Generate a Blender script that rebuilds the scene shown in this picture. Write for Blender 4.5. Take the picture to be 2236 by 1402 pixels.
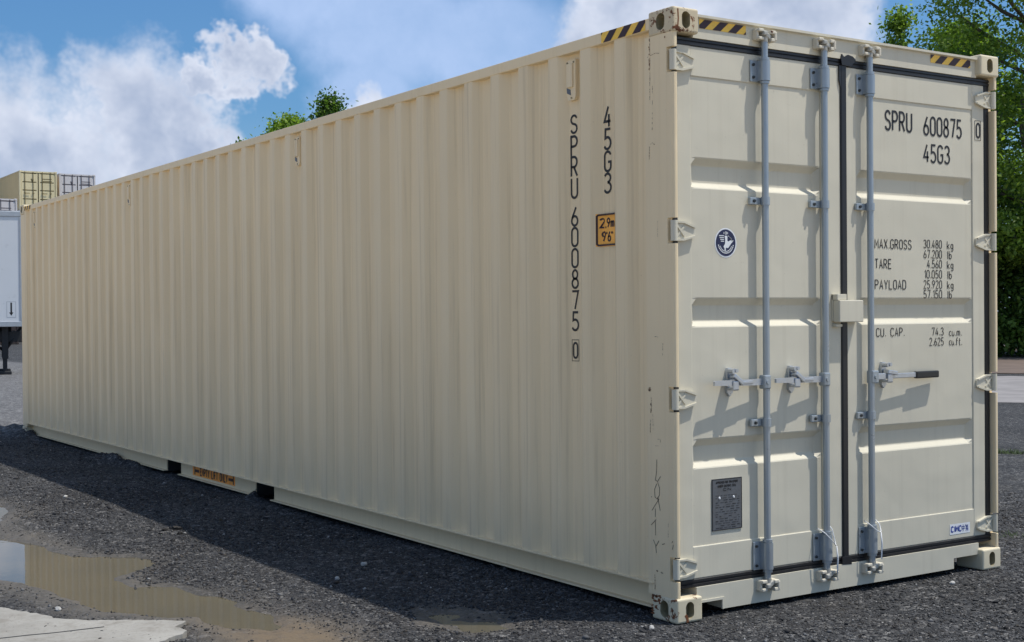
import bpy, bmesh, math, random
import numpy as np
from mathutils import Vector, Matrix

random.seed(7); rng = np.random.default_rng(7)
for o in list(bpy.data.objects): bpy.data.objects.remove(o, do_unlink=True)
scene = bpy.context.scene
COL = scene.collection
R = math.radians

# ------------------------------------------------------------------ camera
CAM = Vector((-4.10513, -4.58764, 1.45483))
YAW, PIT, ROL = 0.56166, -0.009688, -0.008728
F_PX, CX, CY, PW, PH = 2837.45, 992.14, 718.13, 2236.0, 1402.0
fw = Vector((math.sin(YAW)*math.cos(PIT), math.cos(YAW)*math.cos(PIT), math.sin(PIT)))
r0 = Vector((math.cos(YAW), -math.sin(YAW), 0)); u0 = r0.cross(fw)
rt = r0*math.cos(ROL) + u0*math.sin(ROL); up = u0*math.cos(ROL) - r0*math.sin(ROL)
cd = bpy.data.cameras.new('camera'); cam = bpy.data.objects.new('camera', cd); COL.objects.link(cam)
M = Matrix((rt, up, -fw)).transposed().to_4x4(); M.translation = CAM
cam.matrix_world = M
cd.sensor_width = 36.0; cd.lens = 36.0*F_PX/PW
cd.shift_x = (PW/2-CX)/PW; cd.shift_y = (CY-PH/2)/PW
cd.clip_start = 0.05; cd.clip_end = 8000
scene.camera = cam

# ------------------------------------------------------------------ sun and sky
SUNV = Vector((0.345, -0.255, 1.0)).normalized()
SUN_EL = math.asin(SUNV.z); SUN_AZ = math.atan2(SUNV.x, SUNV.y)
sd = bpy.data.lights.new('sun', 'SUN'); sd.energy = 3.4; sd.angle = R(0.53); sd.color = (1.0, 0.955, 0.88)
sun = bpy.data.objects.new('sun', sd); COL.objects.link(sun)
sun.rotation_euler = SUNV.to_track_quat('Z', 'Y').to_euler(); sun.location = (20, -20, 60)
scene.view_settings.view_transform = 'Standard'; scene.view_settings.look = 'None'
scene.view_settings.gamma = 1.0; scene.view_settings.use_curve_mapping = False
scene.view_settings.exposure = 0.36

class NT:
    """small helper for node trees"""
    def __init__(s, nt): s.nt = nt; s.n = nt.nodes; s.l = nt.links
    def add(s, t, **k):
        n = s.n.new(t)
        for a, b in k.items(): setattr(n, a, b)
        return n
    def put(s, sock, v):
        if isinstance(v, bpy.types.NodeSocket): s.l.new(v, sock)
        elif v is not None: sock.default_value = v
    def math(s, op, a, b=None, c=None, clamp=False):
        n = s.add('ShaderNodeMath', operation=op, use_clamp=clamp)
        s.put(n.inputs[0], a); s.put(n.inputs[1], b)
        if c is not None: s.put(n.inputs[2], c)
        return n.outputs[0]
    def vmath(s, op, a, b=None, scale=None):
        n = s.add('ShaderNodeVectorMath', operation=op); s.put(n.inputs[0], a)
        if b is not None: s.put(n.inputs[1], b)
        if scale is not None: s.put(n.inputs['Scale'], scale)
        return n.outputs[0]
    def mix(s, f, a, b, blend='MIX'):
        n = s.add('ShaderNodeMix', data_type='RGBA', blend_type=blend); s.put(n.inputs[0], f)
        for i, v in ((6, a), (7, b)):
            if isinstance(v, tuple) and len(v) == 3: v = (*v, 1.0)
            s.put(n.inputs[i], v)
        return n.outputs[2]
    def noise(s, vec, scale, detail=4, rough=0.55, dist=0.0, w=None):
        n = s.add('ShaderNodeTexNoise'); s.put(n.inputs['Vector'], vec)
        n.inputs['Scale'].default_value = scale; n.inputs['Detail'].default_value = detail
        n.inputs['Roughness'].default_value = rough; n.inputs['Distortion'].default_value = dist
        return n
    def map(s, v, a, b, c=0.0, d=1.0, interp='LINEAR'):
        n = s.add('ShaderNodeMapRange', interpolation_type=interp, clamp=True); s.put(n.inputs[0], v)
        for i, q in enumerate((a, b, c, d)): s.put(n.inputs[i+1], q)
        return n.outputs[0]
    def ramp(s, v, stops, interp='LINEAR'):
        n = s.add('ShaderNodeValToRGB'); s.put(n.inputs[0], v); n.color_ramp.interpolation = interp
        e = n.color_ramp.elements
        while len(e) < len(stops): e.new(0.5)
        for q, (p, c) in zip(e, stops): q.position = p; q.color = (*c, 1) if len(c) == 3 else c
        return n.outputs[0]
    def sep(s, v):
        n = s.add('ShaderNodeSeparateXYZ'); s.put(n.inputs[0], v); return n.outputs
    def comb(s, x, y, z):
        n = s.add('ShaderNodeCombineXYZ')
        for i, v in enumerate((x, y, z)): s.put(n.inputs[i], v)
        return n.outputs[0]

world = bpy.data.worlds.new('World'); scene.world = world; world.use_nodes = True
def build_sky():
    t = NT(world.node_tree); t.n.clear()
    out = t.add('ShaderNodeOutputWorld'); bg = t.add('ShaderNodeBackground')
    sky = t.add('ShaderNodeTexSky', sky_type='NISHITA'); sky.sun_disc = False
    sky.sun_elevation = SUN_EL; sky.sun_rotation = SUN_AZ
    sky.air_density = 1.0; sky.dust_density = 2.0; sky.ozone_density = 2.5; sky.altitude = 100
    tc = t.add('ShaderNodeTexCoord'); d = tc.outputs['Generated']
    x, y, z = t.sep(d)
    az = t.math('MULTIPLY', t.math('ARCTAN2', x, y), 57.2958)
    el = t.math('MULTIPLY', t.math('ARCSINE', z), 57.2958)
    # warp the directions so that cloud outlines break up into puffs
    w1 = t.noise(d, 11.0, 5, 0.64)
    cw = t.vmath('MULTIPLY', t.vmath('SUBTRACT', w1.outputs['Color'], (0.5, 0.5, 0.5)), (9.0, 6.5, 0.0))
    ae = t.comb(az, el, 0.0); aew = t.vmath('ADD', ae, cw)
    def blobs(lst, V):
        acc = None
        for a, e, ra, re in lst:
            q = t.vmath('MULTIPLY', t.vmath('SUBTRACT', V, (a, e, 0)), (1/ra, 1/re, 0))
            n = t.add('ShaderNodeVectorMath', operation='LENGTH'); t.put(n.inputs[0], q)
            acc = n.outputs['Value'] if acc is None else t.math('SMOOTH_MIN', acc, n.outputs['Value'], 0.15)
        return t.math('SUBTRACT', 1.0, acc)
    cum = blobs([(13.6, 6.6, 4.2, 4.6), (18.6, 7.2, 3.0, 4.9), (20.6, 7.0, 2.6, 3.6), (20.0, 4.0, 6.0, 3.2), (23.2, 10.9, 1.7, .95), (21.6, 10.0, 1.5, .9),
                 (9.0, 5.0, 6.0, 5.0), (41.5, 13.6, 5.8, 5.2), (38.0, 11.2, 3.2, 3.0), (46.5, 13.0, 4.6, 3.4), (25.6, 7.6, 1.5, 1.6), (28.4, 7.8, 1.9, 1.9), (24.0, 4.5, 4.0, 2.8)], aew)
    # the same kind of cloud goes on round the whole sky (flat layer seen in perspective)
    zz = t.math('MAXIMUM', t.math('ADD', z, 0.12), 0.02)
    pl = t.comb(t.math('DIVIDE', x, zz), t.math('DIVIDE', y, zz), 0.0)
    field = t.noise(pl, 0.9, 4, 0.6)
    away = t.map(t.math('ABSOLUTE', t.math('SUBTRACT', az, 33.0)), 26.0, 40.0)
    high = t.map(el, 17.0, 26.0)
    gen = t.math('MULTIPLY', t.math('SUBTRACT', field.outputs['Fac'], 0.505), 4.0)
    gen = t.math('SUBTRACT', t.math('ADD', gen, 1.5), 1.5)
    outside = t.math('MAXIMUM', away, high)
    gen = t.math('ADD', t.math('MULTIPLY', gen, outside), t.math('MULTIPLY', t.math('SUBTRACT', 1.0, outside), -0.6))
    fld = t.math('MAXIMUM', cum, gen)
    mask = t.map(fld, -0.08, 0.40, interp='SMOOTHSTEP')
    # thin veil
    veil = blobs([(29.5, 12.5, 5.2, 3.6), (33.5, 11.8, 4.2, 3.2), (25.5, 14.5, 3.6, 3.4), (28.5, 9.6, 3.2, 2.0)], t.vmath('ADD', ae, t.vmath('MULTIPLY', cw, (0.5, 0.4, 0))))
    veilm = t.math('MULTIPLY', t.map(veil, -0.05, 0.55, 0, 1, 'SMOOTHSTEP'), t.map(w1.outputs['Fac'], 0.3, 0.7, 0.60, 0.95))
    # cloud brightness: crisp white rims and tops, grey-lavender bodies
    b1 = t.noise(d, 16.0, 4, 0.6).outputs['Fac']
    up_ = t.noise(t.vmath('ADD', d, (0.012, -0.006, 0.022)), 16.0, 4, 0.6).outputs['Fac']
    relief = t.math('MULTIPLY', t.math('SUBTRACT', b1, up_), 2.6)
    body = t.math('MULTIPLY', t.map(fld, 0.10, 0.75, 0, 1), t.map(b1, 0.38, 0.62, 0.35, 1.0))
    shade = t.math('SUBTRACT', body, relief, clamp=True)
    ccol = t.mix(shade, (0.58, 0.62, 0.72), (0.33, 0.39, 0.52))
    blue = t.mix(1.0, sky.outputs[0], (0.54, 0.88, 1.14), 'MULTIPLY')
    blue = t.mix(1.0, blue, (SKY_S, SKY_S, SKY_S), 'MULTIPLY')
    c = t.mix(veilm, blue, (0.37, 0.49, 0.73))
    hz = t.map(el, 0.0, 9.0, 0.45, 0.0)
    c = t.mix(hz, c, (0.46, 0.56, 0.72))
    c = t.mix(t.math('MULTIPLY', mask, 0.96), c, ccol)
    bg.inputs[1].default_value = 1.0
    t.l.new(c, bg.inputs[0]); t.l.new(bg.outputs[0], out.inputs[0])
SKY_S = 0.090
build_sky()
world.cycles.sampling_method = 'MANUAL'; world.cycles.sample_map_resolution = 512
scene.cycles.max_bounces = 6; scene.cycles.diffuse_bounces = 3; scene.cycles.glossy_bounces = 3

# ------------------------------------------------------------------ materials
def mat(name):
    m = bpy.data.materials.new(name); m.use_nodes = True
    t = NT(m.node_tree); b = t.n['Principled BSDF']
    return m, t, b
def tcoord(t, kind='Object'): return t.add('ShaderNodeTexCoord').outputs[kind]
def bump(t, b, h, strength, dist):
    n = t.add('ShaderNodeBump'); n.inputs['Strength'].default_value = strength; n.inputs['Distance'].default_value = dist
    t.put(n.inputs['Height'], h); t.l.new(n.outputs[0], b.inputs['Normal']); return n
def simple(name, col, rough=0.5, metal=0.0, var=0.12, scale=20.0, bmp=0.0, spec=0.5):
    m, t, b = mat(name); v = tcoord(t)
    n = t.noise(v, scale, 5, 0.6).outputs['Fac']
    k = t.map(n, 0.25, 0.75, 1-var, 1+var)
    c = t.mix(1.0, (*col, 1.0), t.comb(k, k, k), 'MULTIPLY')
    t.l.new(c, b.inputs['Base Color']); b.inputs['Roughness'].default_value = rough; b.inputs['Metallic'].default_value = metal
    b.inputs['Specular IOR Level'].default_value = spec
    r = t.map(n, 0.3, 0.7, max(0.02, rough-0.08), min(1, rough+0.08)); t.l.new(r, b.inputs['Roughness'])
    if bmp: bump(t, b, n, 0.5, bmp)
    return m
def paint(name, col, rust=0.0, streak=0.5, rough=0.42, dirtz=0.0, seed=0.0):
    """container enamel: slight shade drift, rain streaks, grime, rust flecks"""
    m, t, b = mat(name); v = t.vmath('ADD', tcoord(t), (seed, seed*0.7, seed*0.3))
    x, y, z = t.sep(v)
    big = t.noise(v, 0.9, 3, 0.5).outputs['Fac']
    st = t.noise(t.comb(t.math('MULTIPLY', x, 26), t.math('MULTIPLY', y, 26), t.math('MULTIPLY', z, 0.55)), 1.0, 6, 0.65).outputs['Fac']
    k = t.map(big, 0.3, 0.7, 0.955, 1.035)
    c = t.mix(1.0, (*col, 1.0), t.comb(k, k, t.math('MULTIPLY', k, 0.995)), 'MULTIPLY')
    grime = (col[0]*0.55, col[1]*0.52, col[2]*0.48)
    f = t.math('MULTIPLY', t.map(st, 0.52, 0.78, 0, 1), 0.30*streak)
    c = t.mix(f, c, (*grime, 1))
    if dirtz:
        s2 = t.noise(t.comb(t.math('MULTIPLY', x, 9), t.math('MULTIPLY', y, 9), t.math('MULTIPLY', z, 1.6)), 1.0, 6, 0.7).outputs['Fac']
        zf = t.map(z, 0.12, 0.85, 1.0, 0.0)
        c = t.mix(t.math('MULTIPLY', t.math('MULTIPLY', t.map(s2, 0.40, 0.72), zf), dirtz), c, (0.40, 0.335, 0.23, 1))
    sp = t.noise(v, 75, 3, 0.5).outputs['Fac']
    c = t.mix(t.math('MULTIPLY', t.map(sp, 0.70, 0.76), 0.25), c, (*grime, 1))
    rg = rough
    if rust:
        rn = t.noise(v, 13.0, 8, 0.7, 0.4).outputs['Fac']
        rf = t.map(rn, 0.66-rust, 0.69-rust, 0, 1)
        rc = t.ramp(t.noise(v, 60, 4, 0.6).outputs['Fac'], [(0.3, (0.055, 0.02, 0.01)), (0.55, (0.16, 0.055, 0.02)), (0.75, (0.27, 0.13, 0.06))])
        c = t.mix(rf, c, rc)
        ro = t.map(rf, 0, 1, rough, 0.85); t.l.new(ro, b.inputs['Roughness'])
    else:
        t.l.new(t.map(st, 0.3, 0.7, rough-0.05, rough+0.12), b.inputs['Roughness'])
    t.l.new(c, b.inputs['Base Color']); b.inputs['Specular IOR Level'].default_value = 0.4
    wav = t.noise(v, 3.2, 2, 0.5).outputs['Fac']
    fine = t.noise(v, 240, 2, 0.5).outputs['Fac']
    bump(t, b, t.math('ADD', wav, t.math('MULTIPLY', fine, 0.010)), 0.38, 0.02)
    return m

CREAM = (0.82, 0.672, 0.445)  # container enamel, brightened and warmed where bounce light falls short
MAT = {}
MAT['side'] = paint('cream_paint_shaded_side', CREAM, dirtz=0.15, streak=1.9)  # rain streaks strengthened to make up for weak rib shading
MAT['door'] = paint('cream_paint_lit_door', (0.622, 0.583, 0.472), streak=0.6, seed=3.1)  # same enamel as the side, recoloured for the sunlit doors
MAT['frame'] = paint('cream_paint_frame', CREAM, streak=0.6, seed=1.7, dirtz=0.15)
MAT['cast'] = paint('chipped_paint_casting', (0.70, 0.62, 0.45), rust=0.0, streak=0.9, seed=5.3, rough=0.5)
MAT['castrust'] = paint('rusty_paint_casting', (0.62, 0.53, 0.37), rust=0.105, streak=1.0, seed=4.4, rough=0.6)
MAT['castworn'] = paint('worn_paint_casting', (0.68, 0.60, 0.43), rust=0.085, streak=1.0, seed=8.9, rough=0.55)
MAT['keeper'] = paint('white_paint_keeper', (0.66, 0.61, 0.50), rust=0.02, streak=1.0, seed=2.2)
MAT['cam'] = simple('worn_grey_cam', (0.40, 0.39, 0.35), 0.5, 0.2, 0.25, 60)
MAT['gal'] = simple('galvanised_steel', (0.36, 0.405, 0.44), 0.34, 0.45, 0.06, 9)
MAT['zinc'] = simple('zinc_plated_steel', (0.50, 0.53, 0.57), 0.34, 0.70, 0.10, 25)
MAT['bolt'] = simple('dark_bolt', (0.05, 0.055, 0.06), 0.45, 0.6)
MAT['rubber'] = simple('black_rubber', (0.014, 0.014, 0.016), 0.42, 0, 0.2, 30)
MAT['grip'] = simple('black_plastic_grip', (0.012, 0.012, 0.013), 0.4)
MAT['ink'] = simple('black_lettering', (0.014, 0.013, 0.015), 0.5, 0, 0.2, 60)
MAT['orange'] = simple('faded_orange_sheet', (0.95, 0.36, 0.05), 0.5, 0, 0.25, 24)
MAT['sign'] = simple('amber_sign', (0.95, 0.46, 0.075), 0.45, 0, 0.08, 30)
MAT['yellow'] = simple('yellow_sheet', (0.90, 0.56, 0.07), 0.45, 0, 0.12, 30)
MAT['maroon'] = simple('dark_maroon_print', (0.035, 0.010, 0.012), 0.45)
MAT['white'] = simple('white_vinyl', (0.78, 0.80, 0.82), 0.4, 0, 0.04)
MAT['navy'] = simple('navy_print', (0.012, 0.016, 0.065), 0.4)
MAT['blue'] = simple('blue_print', (0.02, 0.05, 0.30), 0.4)
MAT['plate'] = simple('grey_metal_plate', (0.13, 0.14, 0.155), 0.4, 0.3, 0.15, 30)
MAT['dark'] = simple('dark_steel', (0.03, 0.03, 0.03), 0.7)
MAT['scratch'] = simple('bare_scratch', (0.15, 0.10, 0.065), 0.8, 0, 0.5, 80)
MAT['rust'] = simple('rust_stain', (0.17, 0.06, 0.02), 0.85, 0, 0.5, 90)
MAT['seal'] = simple('white_plastic_seal', (0.75, 0.76, 0.77), 0.4)
MAT['hole'] = simple('darker_hole', (0.30, 0.26, 0.16), 0.7, 0, 0.3, 40)  # darker tan than the castings: hole walls and floors, vent bolts

# ------------------------------------------------------------------ mesh helpers
def tag(o, label=None, category=None, group=None, kind=None):
    for k, v in (("label", label), ("category", category), ('group', group), ('kind', kind)):
        if v: o[k] = v
    return o
def obj(name, data, m=None, parent=None, smooth=False, **tg):
    if isinstance(data, bmesh.types.BMesh):
        me = bpy.data.meshes.new(name); bmesh.ops.recalc_face_normals(data, faces=data.faces[:]); data.to_mesh(me); data.free()
    else: me = data
    if m is not None and not me.materials: me.materials.append(MAT[m] if isinstance(m, str) else m)
    if smooth: me.polygons.foreach_set('use_smooth', [True]*len(me.polygons))
    o = bpy.data.objects.new(name, me); COL.objects.link(o)
    if parent is not None: o.parent = parent
    return tag(o, **tg)
def empty(name, loc=(0, 0, 0), rz=0.0, **tg):
    o = bpy.data.objects.new(name, None); COL.objects.link(o); o.location = loc; o.rotation_euler = (0, 0, rz)
    o.empty_display_size = 0.3
    return tag(o, **tg)
def BM(): return bmesh.new()
def box(bm, x0, x1, y0, y1, z0, z1, bev=0.0, seg=2, mtx=None):
    g = bmesh.ops.create_cube(bm, size=1.0)
    vs = g['verts']
    for v in vs:
        v.co = Vector((x0+(v.co.x+.5)*(x1-x0), y0+(v.co.y+.5)*(y1-y0), z0+(v.co.z+.5)*(z1-z0)))
    if bev:
        es = list({e for v in vs for e in v.link_edges})
        r = bmesh.ops.bevel(bm, geom=es, offset=bev, segments=seg, affect='EDGES', profile=0.5, clamp_overlap=True)
        vs = list({v for f in r['faces'] for v in f.verts} | {v for v in vs if v.is_valid})
    if mtx is not None: bmesh.ops.transform(bm, matrix=mtx, verts=[v for v in vs if v.is_valid])
    return vs
def prism(bm, poly, axis, a, b):
    """extrude a polygon (pairs of the two other axes, in axis order) along an axis"""
    def P(p, c):
        if axis == 0: return (c, p[0], p[1])
        if axis == 1: return (p[0], c, p[1])
        return (p[0], p[1], c)
    A = [bm.verts.new(P(p, a)) for p in poly]; B = [bm.verts.new(P(p, b)) for p in poly]
    n = len(poly)
    bm.faces.new(A); bm.faces.new(list(reversed(B)))
    for i in range(n): bm.faces.new((A[i], B[i], B[(i+1) % n], A[(i+1) % n]))
    return A+B
def cyl(bm, p0, p1, r0_, r1_=None, n=14, caps=True):
    p0, p1 = Vector(p0), Vector(p1); r1_ = r0_ if r1_ is None else r1_
    d = (p1-p0).normalized(); a = d.orthogonal().normalized(); b = d.cross(a)
    A, B = [], []
    for i in range(n):
        t = 2*math.pi*i/n; q = a*math.cos(t)+b*math.sin(t)
        A.append(bm.verts.new(p0+q*r0_)); B.append(bm.verts.new(p1+q*r1_))
    fs = [bm.faces.new((A[i], A[(i+1) % n], B[(i+1) % n], B[i])) for i in range(n)]
    for f in fs: f.smooth = True
    if caps: bm.faces.new([bm.verts.new(v.co) for v in reversed(A)]); bm.faces.new([bm.verts.new(v.co) for v in B])
def tube(bm, pts, rad, n=8):
    pts = [Vector(p) for p in pts]; rad = rad if hasattr(rad, '__len__') else [rad]*len(pts)
    rings = []; a = None
    for i, p in enumerate(pts):
        d = (pts[min(i+1, len(pts)-1)]-pts[max(i-1, 0)]).normalized()
        if a is None: a = d.orthogonal().normalized()
        a = (a-d*a.dot(d)).normalized(); b = d.cross(a)
        rings.append([bm.verts.new(p+(a*math.cos(2*math.pi*k/n)+b*math.sin(2*math.pi*k/n))*rad[i]) for k in range(n)])
    for q, s in zip(rings, rings[1:]):
        for k in range(n): bm.faces.new((q[k], q[(k+1) % n], s[(k+1) % n], s[k])).smooth = True
    bm.faces.new(list(reversed(rings[0]))); bm.faces.new(rings[-1])
def poly(bm, pts): return bm.faces.new([bm.verts.new(p) for p in pts])
def npmesh(name, V, Fq, smooth=False):
    me = bpy.data.meshes.new(name); V = np.asarray(V, np.float32); Fq = np.asarray(Fq, np.int32); k = Fq.shape[1]
    me.vertices.add(len(V)); me.vertices.foreach_set('co', V.ravel())
    me.loops.add(Fq.size); me.loops.foreach_set('vertex_index', Fq.ravel())
    me.polygons.add(len(Fq)); me.polygons.foreach_set('loop_start', np.arange(0, Fq.size, k, dtype=np.int32))
    me.polygons.foreach_set('loop_total', np.full(len(Fq), k, np.int32))
    if smooth: me.polygons.foreach_set('use_smooth', np.ones(len(Fq), bool))
    me.update(calc_edges=True); return me
def vattr(me, name, vals):
    a = me.attributes.new(name, 'FLOAT', 'POINT'); a.data.foreach_set('value', np.asarray(vals, np.float32))

# ------------------------------------------------------------------ stencil lettering (strokes)
def A_(cx, cy, rx, ry, a0, a1, n=9):
    return [(cx+rx*math.cos(R(a0+(a1-a0)*i/n)), cy+ry*math.sin(R(a0+(a1-a0)*i/n))) for i in range(n+1)]
OV = A_(.23, .77, .23, .23, 0, 180)+A_(.23, .23, .23, .23, 180, 360)+[(.46, .77)]
GL = {
 '0': [OV], 'O': [OV], '1': [[(.06, .8), (.23, 1), (.23, 0)]], '2': [A_(.23, .76, .22, .24, 165, -25)+[(.02, 0), (.46, 0)]],
 '3': [A_(.2, .77, .22, .23, 155, -90), A_(.2, .27, .25, .27, 90, -155)], '4': [[(.3, 1), (0, .27), (.46, .27)], [(.34, .62), (.34, 0)]],
 '5': [[(.43, 1), (.07, 1), (.05, .55)]+A_(.2, .3, .25, .3, 105, -150)], '6': [[(.34, 1), (.03, .42)], A_(.23, .26, .23, .26, 0, 360, 16)],
 '7': [[(0, 1), (.45, 1), (.2, 0)]], '8': [A_(.23, .76, .19, .24, 0, 360, 16), A_(.23, .26, .23, .26, 0, 360, 16)],
 '9': [[(.12, 0), (.43, .6)], A_(.23, .74, .23, .26, 0, 360, 16)],
 'S': [A_(.23, .76, .22, .24, 15, 255)+A_(.23, .25, .23, .25, 75, -165)], 'P': [[(0, 0), (0, 1), (.22, 1)]+A_(.22, .74, .23, .26, 90, -90)+[(0, .48)]],
 'R': [[(0, 0), (0, 1), (.22, 1)]+A_(.22, .74, .22, .26, 90, -90)+[(0, .48)], [(.2, .48), (.46, 0)]],
 'U': [[(0, 1), (0, .23)]+A_(.23, .23, .23, .23, 180, 360)+[(.46, 1)]], 'G': [A_(.23, .76, .23, .24, 15, 180)+A_(.23, .24, .23, .24, 180, 360)+[(.46, .47), (.25, .47)]],
 'M': [[(0, 0), (0, 1), (.25, .35), (.5, 1), (.5, 0)]], 'A': [[(0, 0), (.23, 1), (.46, 0)], [(.08, .32), (.38, .32)]], 'X': [[(0, 0), (.46, 1)], [(0, 1), (.46, 0)]],
 'T': [[(0, 1), (.46, 1)], [(.23, 1), (.23, 0)]], 'E': [[(.42, 1), (0, 1), (0, 0), (.42, 0)], [(0, .52), (.36, .52)]], 'Y': [[(0, 1), (.23, .45), (.46, 1)], [(.23, .45), (.23, 0)]],
 'L': [[(0, 1), (0, 0), (.42, 0)]], 'D': [[(0, 0), (0, 1), (.2, 1)]+A_(.2, .74, .26, .26, 90, 0, 5)+A_(.2, .26, .26, .26, 0, -90, 5)+[(0, 0)]],
 'C': [A_(.23, .76, .23, .24, 15, 180)+A_(.23, .24, .23, .24, 180, 345)], 'I': [[(.1, 1), (.1, 0)]], 'F': [[(.42, 1), (0, 1), (0, 0)], [(0, .5), (.34, .5)]], 'N': [[(0, 0), (0, 1), (.44, 0), (.44, 1)]],
 'V': [[(0, 1), (.23, 0), (.46, 1)]], 'B': [[(0, 0), (0, 1), (.2, 1)]+A_(.2, .76, .22, .24, 90, -90)+[(0, .52)], [(.2, .52)]+A_(.2, .26, .25, .26, 90, -90)+[(0, 0)]],
 'H': [[(0, 0), (0, 1)], [(.44, 0), (.44, 1)], [(0, .5), (.44, .5)]],
 'k': [[(0, 1), (0, 0)], [(.32, .64), (0, .26)], [(.1, .38), (.33, 0)]], 'g': [A_(.17, .36, .17, .28, 0, 360, 14), [(.34, .64), (.34, -.12)]+A_(.17, -.12, .17, .14, 0, -150, 6)],
 'l': [[(.08, 1), (.08, 0)]], 'b': [[(0, 1), (0, 0)], A_(.17, .3, .17, .3, 0, 360, 14)], 'c': [A_(.17, .33, .17, .31, 50, 310)], 'u': [[(0, .64), (0, .2)]+A_(.16, .2, .16, .2, 180, 360)+[(.32, .64), (.32, 0)]],
 'm': [[(0, 0), (0, .64)], [(0, .5)]+A_(.13, .48, .12, .16, 150, 0, 6)+[(.25, 0)], [(.25, .48)]+A_(.38, .48, .12, .16, 150, 0, 6)+[(.5, 0)]],
 'f': [[(.08, 0), (.08, .8)]+A_(.22, .82, .14, .18, 180, 60, 5), [(0, .6), (.26, .6)]], 't': [[(.1, .95), (.1, .12)]+A_(.2, .12, .1, .12, 180, 300, 4), [(0, .64), (.26, .64)]],
 '.': [[(.06, 0), (.06, .13)]], ',': [[(.07, .1), (.02, -.1)]], "'": [[(.05, 1), (.03, .76)]], '"': [[(.03, 1), (.02, .76)], [(.15, 1), (.14, .76)]], '-': [[(0, .5), (.3, .5)]], ':': [[(.05, 0), (.05, .1)], [(.05, .5), (.05, .6)]],
}
WID = {c: max(p[0] for s in g for p in s) for c, g in GL.items()}
def stroke(bm, pts, hw, P):
    """ribbon along 2-D points; P maps (a, b) to 3-D"""
    q = []
    for p in pts:
        if not q or math.hypot(p[0]-q[-1][0], p[1]-q[-1][1]) > 1e-5: q.append(p)
    pts = q; n = len(pts); L, Rr = [], []
    closed = n > 3 and math.hypot(pts[0][0]-pts[-1][0], pts[0][1]-pts[-1][1]) < hw
    for i in range(n):
        a = pts[i-1] if i > 0 else (pts[-2] if closed else pts[i]); b = pts[i]; c = pts[i+1] if i < n-1 else (pts[1] if closed else pts[i])
        def nrm(u, v):
            d = math.hypot(v[0]-u[0], v[1]-u[1]) or 1; return (-(v[1]-u[1])/d, (v[0]-u[0])/d)
        n1 = nrm(a, b) if a != b else nrm(b, c); n2 = nrm(b, c) if b != c else n1
        m = (n1[0]+n2[0], n1[1]+n2[1]); ml = math.hypot(*m) or 1; m = (m[0]/ml, m[1]/ml)
        k = 1/max(0.55, m[0]*n1[0]+m[1]*n1[1])
        e = 0.0
        L.append(bm.verts.new(P(b[0]+m[0]*hw*k, b[1]+m[1]*hw*k))); Rr.append(bm.verts.new(P(b[0]-m[0]*hw*k, b[1]-m[1]*hw*k)))
    for i in range(n-1): bm.faces.new((L[i], L[i+1], Rr[i+1], Rr[i]))
def text(bm, s, a0, b0, h, P, width=None, gap=0.22, hw=0.06, wk=1.0, align='l'):
    adv = []; x = 0
    for c in s:
        adv.append(x); x += (0.36 if c == ' ' else WID[c])+gap
    total = x-gap
    k = (width/(total*h)) if width else wk
    off = -total*h*k if align == 'r' else (-total*h*k/2 if align == 'c' else 0)
    for c, ad in zip(s, adv):
        if c == ' ': continue
        for st in GL[c]:
            stroke(bm, [(a0+off+(ad+p[0])*h*k, b0+p[1]*h) for p in st], hw*h*min(1, k+0.15), P)

# =================================================================== GROUND
def vnoise(x, y, s, seed):
    """value noise, numpy"""
    r = np.random.default_rng(seed); T = r.random((256, 256))
    X = x/s; Y = y/s; xi = np.floor(X).astype(int); yi = np.floor(Y).astype(int); fx = X-xi; fy = Y-yi
    fx = fx*fx*(3-2*fx); fy = fy*fy*(3-2*fy); g = lambda i, j: T[(xi+i) % 256, (yi+j) % 256]
    return (g(0, 0)*(1-fx)+g(1, 0)*fx)*(1-fy)+(g(0, 1)*(1-fx)+g(1, 1)*fx)*fy-0.5
def sdpoly(x, y, P):
    """signed distance to a polygon, positive inside"""
    P = np.asarray(P, float); d = np.full(x.shape, 1e9); ins = np.zeros(x.shape, bool)
    for (ax, ay), (bx, by) in zip(P, np.roll(P, -1, 0)):
        ex, ey = bx-ax, by-ay; t = np.clip(((x-ax)*ex+(y-ay)*ey)/(ex*ex+ey*ey), 0, 1)
        d = np.minimum(d, np.hypot(x-ax-t*ex, y-ay-t*ey))
        c = ((ay > y) != (by > y)) & (x < (bx-ax)*(y-ay)/((by-ay) if by != ay else 1e-9)+ax); ins ^= c
    return np.where(ins, d, -d)
def sst(v, a, b):
    t = np.clip((v-a)/(b-a), 0, 1); return t*t*(3-2*t)
PUD1 = [(-2.16, 4.75), (-2.0, 4.35), (-1.93, 4.12), (-1.90, 3.80), (-1.88, 3.44), (-1.70, 3.36), (-1.50, 3.26), (-1.52, 2.95), (-1.66, 2.80), (-1.83, 2.60), (-1.80, 2.36), (-1.62, 2.27), (-1.57, 1.98), (-1.50, 1.45),
        (-1.46, 1.05), (-1.62, 0.95), (-1.80, 1.38), (-2.0, 1.68), (-2.14, 1.86), (-2.22, 2.30), (-2.28, 2.68), (-2.42, 3.05), (-2.6, 3.6), (-2.6, 4.6)]
PUD2 = [(-0.86, 0.93), (-0.68, 0.84), (-0.60, 0.58), (-0.66, 0.42), (-0.86, 0.42), (-0.98, 0.66)]
PUD3 = [(-1.66, 5.95), (-1.70, 5.6), (-1.80, 5.25), (-1.98, 4.92), (-2.3, 5.1), (-2.4, 5.9), (-1.9, 6.3)]
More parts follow.
